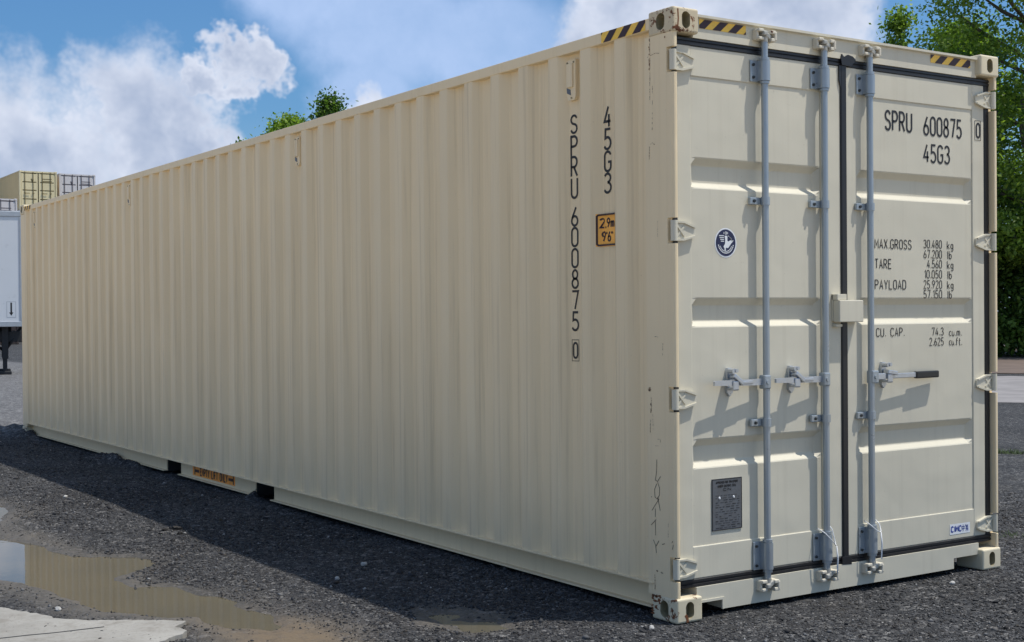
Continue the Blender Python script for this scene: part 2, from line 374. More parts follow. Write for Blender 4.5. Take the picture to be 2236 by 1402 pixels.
CONC = [(-2.57, 2.19), (-2.48, 2.0), (-2.39, 1.76), (-2.27, 1.64), (-2.10, 1.52), (-1.95, 1.42), (-1.90, 1.36), (-1.99, 1.27), (-1.95, 1.17), (-2.13, 1.04), (-2.2, .6), (-2.05, 0), (-2.3, -1), (-2.1, -3), (-2.6, -9), (-3.4, -9), (-3.5, -3), (-3.3, 4), (-3.4, 7), (-2.95, 5.5), (-2.75, 3.0)]
TAN_BOUNCE = [(-3.3, -3.0), (-3.3, 1.0), (-3.1, 2.6), (-2.75, 4.4), (-2.3, 6.2), (-1.7, 9.2), (-1.2, 11), (-1.6, 14), (-10, 60), (-300, 60), (-300, -300), (100, -300), (100, -3.4), (6, -2.6), (2.5, -2.1), (.9, -1.7), (.3, -2.0), (-.5, -4), (-.6, -13), (-3.4, -13)]   # unseen pale ground, added to bounce warm light onto side and doors
WATER_Z = -0.012
def height(x, y):
    d = np.hypot(x-CAM.x, y-CAM.y); near = 1-sst(d, 18, 40)
    h = (vnoise(x, y, 1.7, 1)*0.020+vnoise(x, y, .55, 2)*0.010+vnoise(x, y, .16, 3)*0.007+vnoise(x, y, .06, 4)*0.006)*near
    h = h+0.006*near
    s1 = np.maximum(np.maximum(sdpoly(x, y, PUD1), sdpoly(x, y, PUD3)), -9)
    nb = vnoise(x, y, .22, 11)*0.10+vnoise(x, y, .07, 12)*0.05
    s1 = s1+nb; s2 = sdpoly(x, y, PUD2)+nb
    h = h*(1-0.55*sst(s1, -.15, .05))
    h = h-0.034*sst(s1, -0.05, .10)-0.024*sst(s2, -.06, .10)
    # spoil pushed up against the base rail and behind the far corner
    for cx_, cy_, sx, sy, a in ((0.0, 12.65, .35, .45, .085), (0.02, 11.9, .12, .35, .05), (0.02, 8.6, .10, .45, .05), (0.03, 7.9, .08, .3, .035), (-1.72, 4.75, .16, .10, .045), (-1.55, 4.45, .3, .05, .03), (-1.72, 4.28, .3, .04, .025), (-1.05, 3.9, .14, .10, .02), (0.1, 5.0, .12, .15, .05), (0.12, 6.9, .12, .15, .03)):
        h = h+a*np.exp(-((x-cx_)/sx)**2-((y-cy_)/sy)**2)*(1+vnoise(x, y, .09, 21)*1.3)
    cn = sdpoly(x, y, CONC)+vnoise(x, y, .09, 31)*0.05
    h = np.where(cn > -0.03, np.minimum(h, 0.004-0.05*sst(cn, -0.03, .05)), h)
    uc = (x > 0.08) & (x < 2.36) & (y > .12) & (y < 12.1); h = np.where(uc, np.minimum(h, 0.004)-0.004, h)
    cast = np.zeros_like(h)
    for cx_ in (0.081, 2.357):
        for cy_ in (.089, 12.10): cast = np.maximum(cast, np.exp(-((x-cx_)/.22)**4-((y-cy_)/.22)**4))
    h = np.where((y < 6), h*(1-cast)-0.003*cast, h)
    return h
def build_ground():
    def axis(lo, hi, step, far_lo, far_hi):
        a = list(np.arange(lo, hi+1e-6, step)); s = step; v = hi
        while v < far_hi: s *= 1.22; v += s; a.append(min(v, far_hi))
        s = step; v = lo; b = []
        while v > far_lo: s *= 1.22; v -= s; b.append(max(v, far_lo))
        return np.array(b[::-1]+a)
    X = axis(-3.1, 4.4, .027, -1500, 1500); Y = axis(-2.2, 13.2, .036, -1500, 1500)
    gx, gy = np.meshgrid(X, Y, indexing='xy'); h = height(gx, gy)
    V = np.stack([gx.ravel(), gy.ravel(), h.ravel()], 1)
    nx, ny = len(X), len(Y); i = np.arange(nx-1)[None, :]+nx*np.arange(ny-1)[:, None]
    Fq = np.stack([i, i+1, i+1+nx, i+nx], -1).reshape(-1, 4)
    me = npmesh('ground', V, Fq, True)
    x, y = gx.ravel(), gy.ravel()
    s1 = np.maximum(sdpoly(x, y, PUD1), sdpoly(x, y, PUD3)); lower = sst(-(x+1.55+0.35*(y-1.2)*0), -.25, .35)
    mud = sst(s1, -.42, .02)*(0.25+0.75*lower)
    muddy = np.exp(-((x+1.62)/.30)**2-((y-.75)/.55)**2)*1.1
    mud2 = sst(sdpoly(x, y, PUD2), -.16, .03)*0.75
    vattr(me, 'mud', np.clip(mud+muddy+mud2+vnoise(x, y, .25, 41)*.35*(mud+muddy > .05), 0, 1))
    vattr(me, 'ochre', np.clip(muddy, 0, 1))
    pale = sst(y+vnoise(x, y, 1.2, 51)*1.6-0.25*np.maximum(-x-1, 0)*0, 12.55, 13.3)*(x < 7)
    vattr(me, 'pale', pale)
    vattr(me, 'tan', sst(sdpoly(x, y, TAN_BOUNCE)+vnoise(x, y, .8, 61)*.5, -.2, .25))
    return obj('ground', me, ground_mat(), kind='structure')
def gravel_color(t, v, scale):
    vo = t.add('ShaderNodeTexVoronoi'); t.put(vo.inputs['Vector'], v); vo.inputs['Scale'].default_value = scale
    c = t.sep(vo.outputs['Color'])[0]
    return vo, t.ramp(c, [(0.0, (0.010, 0.010, 0.012)), (0.45, (0.026, 0.027, 0.029)), (0.82, (0.062, 0.063, 0.067)), (0.95, (0.16, 0.155, 0.15)), (1.0, (0.30, 0.29, 0.28))])
def ground_mat():
    m, t, b = mat('gravel_ground'); v = tcoord(t)
    at = lambda n: t.add('ShaderNodeAttribute', attribute_name=n).outputs['Fac']
    vo, c1 = gravel_color(t, v, 70); vo2, c2 = gravel_color(t, v, 26)
    c = t.mix(0.35, c1, c2)
    big = t.noise(v, 0.55, 5, 0.6).outputs['Fac']; k = t.map(big, 0.3, 0.7, 0.78, 1.25)
    c = t.mix(1.0, c, t.comb(k, k, k), 'MULTIPLY')
    warm = t.noise(v, 1.6, 5, 0.65).outputs['Fac']
    c = t.mix(t.map(warm, 0.52, 0.72, 0, 0.25), c, (0.060, 0.052, 0.042))
    fine = t.noise(v, 130, 4, 0.6).outputs['Fac']
    mudc = t.mix(t.map(fine, 0.3, 0.7), (0.085, 0.075, 0.062), (0.125, 0.112, 0.094))
    mudc = t.mix(at('ochre'), mudc, (0.15, 0.112, 0.072))
    mk = t.math('MULTIPLY', at('mud'), t.map(t.noise(v, 9, 6, 0.7).outputs['Fac'], 0.28, 0.55, 0.45, 1.0))
    c = t.mix(mk, c, mudc)
    vo3 = t.add('ShaderNodeTexVoronoi'); t.put(vo3.inputs['Vector'], v); vo3.inputs['Scale'].default_value = 22
    pc = t.ramp(t.sep(vo3.outputs['Color'])[0], [(0, (0.07, 0.07, 0.07)), (0.6, (0.145, 0.142, 0.142)), (1, (0.27, 0.265, 0.26))])
    pc = t.mix(t.map(t.noise(v, 3.0, 5, 0.7).outputs['Fac'], 0.4, 0.62, 0, 0.5), pc, (0.12, 0.12, 0.125))
    c = t.mix(at('pale'), c, pc)
    c = t.mix(at('tan'), c, t.mix(t.map(big, .35, .65), (0.50, 0.405, 0.275), (0.58, 0.475, 0.335)))  # unseen added ground, coloured to throw warm light back
    t.l.new(c, b.inputs['Base Color'])
    rr = t.map(mk, 0, 1, 0.9, 0.62); t.l.new(rr, b.inputs['Roughness']); b.inputs['Specular IOR Level'].default_value = 0.35
    hgt = t.math('ADD', t.math('SUBTRACT', 1.0, t.math('MULTIPLY', vo.outputs['Distance'], 1.0)), t.math('MULTIPLY', vo2.outputs['Distance'], -1.2))
    hgt = t.math('MULTIPLY', t.math('ADD', hgt, t.math('MULTIPLY', fine, 0.5)), t.map(mk, 0, 1, 1.0, 0.18))
    bump(t, b, hgt, 0.9, 0.012)
    return m
ground = build_ground()

def build_gravel():
    """loose crushed stone lying on the yard, each stone a small angular lump"""
    N = 560000
    x = rng.uniform(-3.0, 5.2, N); y = rng.uniform(-2.3, 13.0, N)
    d = np.hypot(x-CAM.x, y-CAM.y)
    keep = rng.random(N) < np.clip((6.3/d)**1.5, 0, 1)
    keep &= ~((x > .10) & (x < 2.34) & (y > .16)) & (d > 3.0)
    keep &= ~((x > 2.44) & (y > 1.2+0.64*(x-2.44)+0.6))
    s1 = np.maximum(np.maximum(sdpoly(x, y, PUD1), sdpoly(x, y, PUD2)), sdpoly(x, y, PUD3))
    keep &= (s1 < -.03) | (rng.random(N) < 0.05*np.clip(1-(s1-.0)/.30, 0, 1))
    keep &= ~((s1 > -.35) & (s1 < 0) & (x < -1.75) & (rng.random(N) < 0.72))
    och = np.exp(-((x+1.62)/.30)**2-((y-.75)/.55)**2); keep &= rng.random(N) > och*1.1
    cn = sdpoly(x, y, CONC); keep &= (cn < -.02) | (rng.random(N) < 0.012)
    # rough view wedge (a step to either side is covered too)
    az = np.arctan2(x-CAM.x, y-CAM.y); keep &= (az > 0.13) & (az < 1.12)
    x, y = x[keep], y[keep]; n = len(x)
    h = height(x, y); h = np.where(sdpoly(x, y, CONC) > 0, 0.006, h)
    s = np.exp(rng.normal(-5.45, .40, n)); big = rng.random(n) < 0.010; s = np.where(big, s*2.3, s); s = np.clip(s*(1+.55*vnoise(x, y, .8, 91)), .0018, .023)
    base = np.array([(1, 0, 0), (-1, 0, 0), (0, 1, 0), (0, -1, 0), (0, 0, 1), (0, 0, -1)], float)
    V = base[None]*(1+rng.uniform(-.35, .35, (n, 6, 1)))+rng.uniform(-.38, .38, (n, 6, 3))
    V *= (s[:, None]*np.stack([rng.uniform(.8, 1.5, n), rng.uniform(.7, 1.1, n), rng.uniform(.5, .85, n)], 1).T[:, :].T)[:, None, :]
    a = rng.uniform(0, 6.28, n); ca, sa = np.cos(a)[:, None], np.sin(a)[:, None]
    X = V[..., 0]*ca-V[..., 1]*sa; Y = V[..., 0]*sa+V[..., 1]*ca; Z = V[..., 2]
    tl = rng.uniform(-.5, .5, (n, 1)); Y, Z = Y*np.cos(tl)-Z*np.sin(tl), Y*np.sin(tl)+Z*np.cos(tl)
    P = np.stack([X+x[:, None], Y+y[:, None], Z+(h+s*.22)[:, None]], -1).reshape(-1, 3)
    f = np.array([(0, 2, 4), (2, 1, 4), (1, 3, 4), (3, 0, 4), (2, 0, 5), (1, 2, 5), (3, 1, 5), (0, 3, 5)])
    Fq = (f[None]+6*np.arange(n)[:, None, None]).reshape(-1, 3)
    me = npmesh('gravel', P, Fq)
    tone = np.clip(rng.random(n)**1.35*(1+.75*vnoise(x, y, .9, 92)+.5*vnoise(x, y, .25, 93)), 0, 1); pale = rng.random(n) < np.where(big, .05, .008); tone = np.where(pale, rng.uniform(1.1, 1.5, n), tone)
    vattr(me, 'tone', np.repeat(tone, 6)); vattr(me, 'warm', np.repeat(rng.random(n), 6))
    m, t, b = mat('crushed_stone')
    tn = t.add('ShaderNodeAttribute', attribute_name='tone').outputs['Fac']; wm = t.add('ShaderNodeAttribute', attribute_name='warm').outputs['Fac']
    c = t.ramp(t.math('DIVIDE', tn, 1.5), [(0.0, (0.014, 0.014, 0.016)), (0.33, (0.039, 0.040, 0.043)), (0.62, (0.098, 0.099, 0.103)), (0.72, (0.17, 0.169, 0.170)), (0.74, (0.24, 0.235, 0.23)), (1.0, (0.42, 0.41, 0.40))])
    c = t.mix(t.map(wm, 0.7, 1.0, 0, 0.5), c, (0.095, 0.078, 0.06))
    t.l.new(c, b.inputs['Base Color']); b.inputs['Roughness'].default_value = 0.82; b.inputs['Specular IOR Level'].default_value = 0.4
    print('gravel stones', n)
    return obj('gravel', me, m, kind='stuff', label='loose dark crushed gravel covering the yard around the container', category='gravel')
build_gravel()

def water_mat():
    m, t, b = mat('muddy_water'); v = tcoord(t)
    n = t.noise(v, 2.2, 4, 0.6).outputs['Fac']
    c = t.mix(t.map(n, 0.35, 0.65), (0.092, 0.078, 0.050), (0.072, 0.064, 0.045))
    t.l.new(c, b.inputs['Base Color']); b.inputs['Roughness'].default_value = 0.015; b.inputs['IOR'].default_value = 1.33
    b.inputs['Specular IOR Level'].default_value = 0.5
    rp = t.noise(t.vmath('MULTIPLY', v, (1, 1, 1)), 16, 3, 0.5).outputs['Fac']
    bump(t, b, rp, 0.05, 0.004)
    return m
MAT['water'] = water_mat()
def puddle(name, P, grow, label):
    P = np.array(P); c = P.mean(0); bm = BM()
    # grow the outline a little so that the ground itself cuts the shore line
    n = len(P); q = []
    for i in range(n):
        a, b_, d = P[i-1], P[i], P[(i+1) % n]; e = (d-a)/np.linalg.norm(d-a); nr = np.array([-e[1], e[0]])
        if sdpoly(np.array([b_[0]+nr[0]*.01]), np.array([b_[1]+nr[1]*.01]), P)[0] > 0: nr = -nr
        q.append(b_+nr*grow)
    bm.faces.new([bm.verts.new((x, y, WATER_Z)) for x, y in q])
    bmesh.ops.triangulate(bm, faces=bm.faces[:])
    o = obj(name, bm, 'water', kind='structure', label=label)
    for f in o.data.polygons:
        if f.normal.z < 0: o.data.flip_normals(); break
    return o
puddle('puddle', PUD1, .09, 'long brown puddle mirroring the container side, beside the concrete')
puddle('puddle', PUD2, .06, 'small shallow puddle in the shadow near the container corner')
puddle('puddle', PUD3, .08, 'pale puddle at the left edge of the picture')

def concrete_mat():
    m, t, b = mat('worn_concrete'); v = tcoord(t)
    n1 = t.noise(v, 2.0, 6, 0.65).outputs['Fac']; n2 = t.noise(v, 38, 5, 0.6).outputs['Fac']
    c = t.mix(t.map(n1, 0.3, 0.7), (0.235, 0.222, 0.198), (0.355, 0.341, 0.309))
    c = t.mix(t.map(n2, 0.5, 0.75, 0, 0.55), c, (0.20, 0.185, 0.155))
    stn = t.noise(v, 5.5, 6, 0.7).outputs['Fac']; c = t.mix(t.map(stn, 0.50, 0.66, 0, 0.55), c, (0.17, 0.15, 0.125))
    sp = t.noise(v, 90, 3, 0.5).outputs['Fac']; c = t.mix(t.map(sp, 0.66, 0.72, 0, 0.8), c, (0.08, 0.075, 0.07))
    t.l.new(c, b.inputs['Base Color']); b.inputs['Roughness'].default_value = 0.85; bump(t, b, n2, 0.5, 0.004)
    return m
MAT['concrete'] = concrete_mat()
def build_concrete():
    bm = BM(); P = np.array(CONC); q = []
    for (ax, ay), (bx, by) in zip(P, np.roll(P, -1, 0)):
        L = math.hypot(bx-ax, by-ay); k = max(1, int(min(L, 6)/.035)) if L < 4 else 1
        for i in range(k):
            t_ = i/k; j = .012 if L < 4 else 0
            q.append((ax+(bx-ax)*t_+random.uniform(-j, j), ay+(by-ay)*t_+random.uniform(-j, j)))
    A = [bm.verts.new((x, y, 0.007)) for x, y in q]; B = [bm.verts.new((x, y, -.12)) for x, y in q]
    bm.faces.new(A)
    for i in range(len(q)): bm.faces.new((A[i], B[i], B[(i+1) % len(q)], A[(i+1) % len(q)]))
    bmesh.ops.triangulate(bm, faces=[f for f in bm.faces if len(f.verts) > 4])
    o = obj('concrete_slab', bm, 'concrete', kind='structure')
    bm = BM(); pts = [(-3.4, 1.56), (-2.72, 1.512), (-2.6, 1.50), (-2.49, 1.478), (-2.36, 1.468), (-2.26, 1.462)]
    stroke(bm, pts, .006, lambda a, b: (a, b, .0085)); obj('joint', bm, 'dark', o)
build_concrete()
def apron():
    """pale road beyond the right end of the container, and the dirt verge under the trees"""
    e = Vector((.84, .54, 0)); w = Vector((-.54, .84, 0)); o_ = Vector((CAM.x, CAM.y, 0))
    for nm, s0, s1, z, m in (('road', 22.4, 31.2, .014, 'road'), ('verge', 33.0, 60.0, .018, 'dirt')):
        bm = BM(); L = []; Rr = []
        for i in range(25):
            tt = -17+i*1.0
            L.append(bm.verts.new((o_+e*(s0+random.uniform(-.35, .35))+w*tt)+Vector((0, 0, z)))); Rr.append(bm.verts.new((o_+e*(s1+random.uniform(-.4, .4))+w*tt)+Vector((0, 0, z))))
        for i in range(24): bm.faces.new((L[i], Rr[i], Rr[i+1], L[i+1]))
        obj(nm, bm, m, kind='structure')
MAT['road'] = simple('pale_road', (0.23, 0.215, 0.21), 0.9, 0, 0.25, 1.6)
MAT['dirt'] = simple('brown_dirt', (0.13, 0.095, 0.075), 0.95, 0, 0.35, 1.2)
apron()


# =================================================================== MAIN CONTAINER
L_, B_, H_ = 12.192, 2.438, 2.896
MC = empty('shipping_container', label='large cream forty foot shipping container with grey locking bars on its doors', category='shipping container')

def casting(sx, sy, sz, m):
    """corner fitting 162 x 178 x 118 with oval holes in its outer faces"""
    X = (0, .162) if sx < 0 else (B_-.162, B_); Y = (0, .178) if sy < 0 else (L_-.178, L_); Z = (0, .118) if sz < 0 else (H_-.118, H_)
    bm = BM(); box(bm, *X, *Y, *Z, bev=.011, seg=3)
    bm.faces.ensure_lookup_table()
    def hole(axis, side, hw, hh, vertical=True):
        big = [f for f in bm.faces if abs(f.normal[axis]) > .99 and (f.normal[axis] > 0) == (side > 0) and f.calc_area() > .006]
        if not big: return
        f = max(big, key=lambda q: q.calc_area()); outer = list(f.edges); nrm = f.normal.copy(); c = f.calc_center_median()
        a1, a2 = [i for i in range(3) if i != axis]
        ring = []
        for k in range(20):
            t = 2*math.pi*k/20; ca, sa = math.cos(t), math.sin(t)
            p = c.copy(); r = min(hw, hh)
            p[a1] += r*ca+(max(0, hw-r) if ca > 0 else -max(0, hw-r)); p[a2] += r*sa+(max(0, hh-r) if sa > 0 else -max(0, hh-r))
            ring.append(bm.verts.new(p))
        re = [bm.edges.new((ring[k], ring[(k+1) % 20])) for k in range(20)]
        bmesh.ops.delete(bm, geom=[f], context='FACES_ONLY')
        r_ = bmesh.ops.triangle_fill(bm, use_beauty=True, use_dissolve=False, edges=outer+re, normal=nrm)
        for g in [g for g in r_['geom'] if isinstance(g, bmesh.types.BMFace)]:
            cc = g.calc_center_median(); q = cc-c
            if all(v in ring for v in g.verts): bm.faces.remove(g)
        inn = [bm.verts.new(v.co-nrm*.045) for v in ring]
        for k in range(20):
            bm.faces.new((ring[k], ring[(k+1) % 20], inn[(k+1) % 20], inn[k])).material_index = 1
        bm.faces.new(inn).material_index = 1
    hole(0, sx, .030, .040); hole(1, sy, .026, .040); hole(2, sz, .030, .045)
    o = obj('corner_casting', bm, m, MC); o.data.materials.append(MAT['hole'])
    return o
for sx in (-1, 1):
    for sy in (-1, 1):
        for sz in (-1, 1):
            worn = (sx < 0)
            c = casting(sx, sy, sz, ('castrust' if sy < 0 and sz > 0 else 'castworn') if worn else 'cast')
            if sx < 0 and sy < 0: c['label'] = 'rust-stained corner casting nearest the camera, ' + ('top' if sz > 0 else 'bottom')

# side wall profile: crest at x=.006, valley at x=.042
PITCH, Y0 = 0.2756, 0.438
CR, VA = 0.006, 0.045
def prof(y):
    u = (y-Y0) % PITCH
    if u < .053: return CR+(VA-CR)*u/.053
    if u < .140: return VA
    if u < .193: return VA-(VA-CR)*(u-.140)/.053
    return CR
def corrugated(ys, y_end):
    pts = [(0.006, ys)]; k = -2
    brk = []
    while True:
        b0 = Y0+PITCH*k
        if b0 > y_end+PITCH: break
        for u, (xa) in ((0, CR), (.053, VA), (.140, VA), (.193, CR)):
            brk.append((b0+u, xa))
        k += 1
    out = []
    for (y, xv) in brk:
        # rounded bends
        for dy in (-.004, -.0013, .0013, .004):
            yy = y+dy
            xa = prof(yy); sm = (prof(yy-.003)+prof(yy+.003)+prof(yy))/3
            out.append((sm, yy))
    out = [(a, b) for a, b in out if ys+.002 < b < y_end-.002]
    return [(prof(ys), ys)]+out+[(prof(y_end), y_end)]
def side_panel(flip):
    pr = corrugated(.2, L_-.19); bm = BM(); zs = [.168, .9, 1.7, 2.816]; rows = []
    for z in zs: rows.append([bm.verts.new(((B_-a) if flip else a, b, z)) for a, b in pr])
    for p, q in zip(rows, rows[1:]):
        for i in range(len(pr)-1): bm.faces.new((p[i], p[i+1], q[i+1], q[i]))
    return bm
SW = obj('side_wall', side_panel(False), 'side', MC, label='shaded corrugated long side wall with vertical lettering')
SW2 = obj('side_wall', side_panel(True), 'side', MC)
# rear (blind) end wall, roof and floor
def endwall():
    bm = BM(); pts = []
    x = .17
    while x < B_-.17:
        for dx, d in ((0, 0), (.11, 0), (.14, .045), (.25, .045)):
            if x+dx < B_-.17: pts.append((x+dx, L_-.05-d))
        x += .28
    pts = [(.16, L_-.05)]+pts+[(B_-.16, L_-.05)]
    a = [bm.verts.new((p[0], p[1], .12)) for p in pts]; b = [bm.verts.new((p[0], p[1], 2.8)) for p in pts]
    for i in range(len(pts)-1): bm.faces.new((a[i], a[i+1], b[i+1], b[i]))
    return bm
obj('end_wall', endwall(), 'side', MC)
def roofm():
    bm = BM(); y = .18; ys = []
    while y < L_-.18:
        for dy, d in ((0, 0), (.09, 0), (.105, .02), (.195, .02)): ys.append((y+dy, 2.858+d-.012))
        y += .21
    ys = [q for q in ys if q[0] < L_-.15]
    a = [bm.verts.new((.05, q[0], q[1])) for q in ys]; b = [bm.verts.new((B_-.05, q[0], q[1])) for q in ys]
    for i in range(len(ys)-1): bm.faces.new((a[i], a[i+1], b[i+1], b[i]))
    return bm
obj('roof', roofm(), 'frame', MC)
bm = BM(); box(bm, .06, B_-.06, .16, L_-.16, .150, .178); obj('floor', bm, 'dark', MC)
# top side rails
for f in (0, 1):
    bm = BM(); xs = (.0025, .062) if not f else (B_-.062, B_-.0025)
    box(bm, *xs, .17, L_-.17, 2.812, 2.870, bev=.005)
    obj('top_side_rail', bm, 'frame', MC)
# bottom side rails: channel with a lip on top and a thin flange below, cut by two fork pockets
FORK = [(4.722, 5.071), (6.765, 7.131)]
for f in (0, 1):
    sg = (lambda x: x) if not f else (lambda x: B_-x)
    bm = BM()
    prism(bm, [(sg(-.002), .1650), (sg(-.002), .1715), (sg(.100), .1715), (sg(.100), .1650)], 1, .17, L_-.17)
    segs = [(.17, FORK[0][0]), (FORK[0][1], FORK[1][0]), (FORK[1][1], L_-.17)]
    for a, b in segs:
        prism(bm, [(sg(.082), .1647), (sg(.082), .042), (sg(.046), .042), (sg(.046), .034), (sg(.110), .034), (sg(.110), .042), (sg(.089), .042), (sg(.089), .1647)], 1, a, b)
    obj('bottom_side_rail', bm, 'frame', MC)
for a, b in FORK:
    bm = BM(); x0, x1 = .090, B_-.090
    for y_ in (a, b): box(bm, x0, x1, y_-.004, y_+.004, .03, .149)
    box(bm, x0+.002, x1-.002, a+.006, b-.006, .138, .147)
    obj('fork_pocket', bm, 'dark', MC)
for i in range(14):
    yy = .7+i*.83
    if any(a-.15 < yy < b+.15 for a, b in FORK): continue
    bm = BM(); box(bm, .115, B_-.115, yy-.02, yy+.02, .045, .148); obj('cross_member', bm, 'dark', MC)

# corner posts. Front ones carry hinge notches.
HZ = [(.207, .300), (1.006, 1.102), (1.800, 1.897), (2.602, 2.698)]
def front_post(f):
    sg = (lambda x: x) if not f else (lambda x: B_-x)
    bm = BM()
    prism(bm, [(sg(.004), .052), (sg(.004), .206), (sg(.030), .206), (sg(.030), .212), (sg(.10), .212), (sg(.10), .13), (sg(.034), .13), (sg(.034), .052)], 2, .117, 2.779)
    zs = [.117]+[v for a, b in HZ for v in (a-.012, b+.012)]+[2.779]
    for a, b in zip(zs[0::2], zs[1::2]):
        prism(bm, [(sg(.004), .0515), (sg(.004), .022), (sg(.0065), .014), (sg(.013), .009), (sg(.021), .0075), (sg(.029), .0085), (sg(.033), .012), (sg(.033), .0515)], 2, a, b)
    o = obj('corner_post', bm, 'frame', MC)
    if not f: o['label'] = 'scratched corner post beside the hinges, with scrawled letters'
    return o
PL = front_post(0); PR = front_post(1)
for f in (0, 1):
    bm = BM(); xs = (.004, .16) if not f else (B_-.16, B_-.004)
    box(bm, *xs, L_-.205, L_-.012, .117, 2.779, bev=.012); obj('corner_post', bm, 'frame', MC)

# header and sill of the door frame
bm = BM(); prism(bm, [(.036, 2.768), (.036, 2.862), (.019, 2.866), (.019, 2.878), (.13, 2.882), (.13, 2.768)], 0, .155, B_-.155)
HD = obj('door_header', bm, 'door', MC)
bm = BM()
prism(bm, [(.205-.05, .152), (B_-.155, .152), (B_-.155, .088), (2.065, .088), (2.065, .030), (.330, .030), (.330, .088), (.155, .088)], 1, .034, .15)
prism(bm, [(.155, .0882), (.3298, .0882), (.3298, .030), (.318, .030), (.318, .076), (.155, .076)], 1, .030, .040)
SILL = obj('door_sill', bm, 'door', MC)
bm = BM(); box(bm, .34, 2.05, .06, .2, .036, .1); obj('sill_channel', bm, 'dark', MC)

# ---------------------------------------------------------------- doors
YF, YP = .045, .051            # frame face and panel face
BANDS = [(2.203, 2.058), (1.532, 1.394), (.856, .716)]
def panel_mesh(x0, x1, z0, z1):
    xs = [x0, x0+.004, x0+.034, x1-.034, x1-.004, x1]
    zs = [z0]
    for t_, b_ in sorted(BANDS, key=lambda q: q[1]): zs += [b_-.003, b_+.003, b_+.024, b_+.029, t_-.038, t_-.033, t_-.003, t_+.003]
    zs.append(z1); bm = BM()
    def dep(x, z):
        fx = min(1, max(0, min(x-x0-.004, x1-.004-x)/.030)); d = 0
        for t_, b_ in BANDS:
            if b_-.004 < z < t_+.004:
                lo = (z-b_)/.0265; hi = (t_-z)/.0355
                d = max(d, min(1, max(0, min(lo, hi))))
        return min(d, fx)*.028
    G = [[bm.verts.new((x, YP+dep(x, z), z)) for x in xs] for z in zs]
    for j in range(len(zs)-1):
        for i in range(len(xs)-1): bm.faces.new((G[j][i], G[j][i+1], G[j+1][i+1], G[j+1][i]))
    return bm
def door_leaf(x0, x1, px0, px1, label):
    bm = BM(); z0, z1, pz0, pz1 = .190, 2.731, .345, 2.588
    box(bm, x0, px0, YF, .095, z0, z1, bev=.004); box(bm, px1, x1, YF, .095, z0, z1, bev=.004)
    box(bm, px0-.002, px1+.002, YF+.0006, .0945, pz1, z1-.001, bev=.004); box(bm, px0-.002, px1+.002, YF+.0006, .0945, z0+.001, pz0, bev=.004)
    d = obj('door', bm, 'door', MC, label=label)
    obj('panel', panel_mesh(px0, px1, pz0-.002, pz1+.002), 'door', d)
    return d
DL = door_leaf(.060, 1.179, .147, 1.035, 'left door leaf with two locking bars, round sticker and grey plate')
DR = door_leaf(1.221, 2.360, 1.305, 2.258, 'right door leaf with one locking bar and weight lettering')

def gasket_h(x0, x1, z0, z1):
    h = z1-z0; bm = BM()
    prism(bm, [(.090, z0), (.048, z0), (.041, z0+h*.10), (.041, z0+h*.38), (.047, z0+h*.45), (.047, z0+h*.55), (.041, z0+h*.62), (.041, z0+h*.90), (.048, z1), (.090, z1)], 0, x0, x1); return bm
def gasket_v(x0, x1, z0, z1, yf=.042):
    w = x1-x0; bm = BM()
    prism(bm, [(x0, .090), (x0, yf+.006), (x0+w*.12, yf), (x1-w*.12, yf), (x1, yf+.006), (x1, .090)], 2, z0, z1); return bm
for d, x0, x1, vx in ((DL, .036, 1.199, (.036, .060)), (DR, 1.199, 2.404, (2.360, 2.404))):
    obj('gasket', gasket_h(x0, x1, 2.7295, 2.7685), 'rubber', d); obj('gasket', gasket_h(x0, x1, .1515, .1915), 'rubber', d)
    obj('gasket', gasket_v(*vx, .1905, 2.730), 'rubber', d)
bm = gasket_v(1.178, 1.222, .186, 2.735, .036)
prism(bm, [(1.166, 2.735), (1.166, 2.655), (1.180, 2.615), (1.196, 2.615), (1.196, 2.735)], 1, .0375, .07)
prism(bm, [(1.172, 2.768), (1.180, 2.792), (1.196, 2.778), (1.225, 2.792), (1.262, 2.786), (1.285, 2.7695), (1.25, 2.735), (1.18, 2.735)], 1, .029, .0445)
prism(bm, [(1.165, .150), (1.165, .190), (1.236, .190), (1.236, .146)], 1, .033, .0445)
obj('gasket', bm, 'rubber', DR, label='black rubber seal between the two door leaves')

# hinges
def hinge(f, za, zb):
    sg = (lambda x: x) if not f else (lambda x: B_-x)
    bm = BM(); h = zb-za
    cyl(bm, (sg(.021), .026, za), (sg(.021), .026, zb), .0165, n=16)
    prism(bm, [(sg(.024), za+.002), (sg(.024), zb-.002), (sg(.085), zb-.004), (sg(.160), zb-.026), (sg(.165), zb-.034), (sg(.165), za+.030), (sg(.158), za+.022), (sg(.085), za+.003)], 1, .033, .0455)
    # ribs along the upper and lower edge, cross ribs between
    prism(bm, [(sg(.020), zb-.002), (sg(.085), zb-.003), (sg(.160), zb-.026), (sg(.157), zb-.034), (sg(.085), zb-.012), (sg(.020), zb-.010)], 1, .0255, .034)
    prism(bm, [(sg(.020), za+.001), (sg(.085), za+.002), (sg(.158), za+.021), (sg(.157), za+.029), (sg(.085), za+.012), (sg(.020), za+.010)], 1, .0255, .034)
    c = (za+zb)/2
    for q in (1, -1):
        prism(bm, [(sg(.034), c-q*.030), (sg(.042), c-q*.034), (sg(.094), c+q*.020), (sg(.086), c+q*.026)], 1, .0285+.001*q, .035)
    return bm
for za, zb in HZ:
    obj('hinge', hinge(0, za, zb), 'door', DL); obj('hinge', hinge(1, za, zb), 'door', DR)

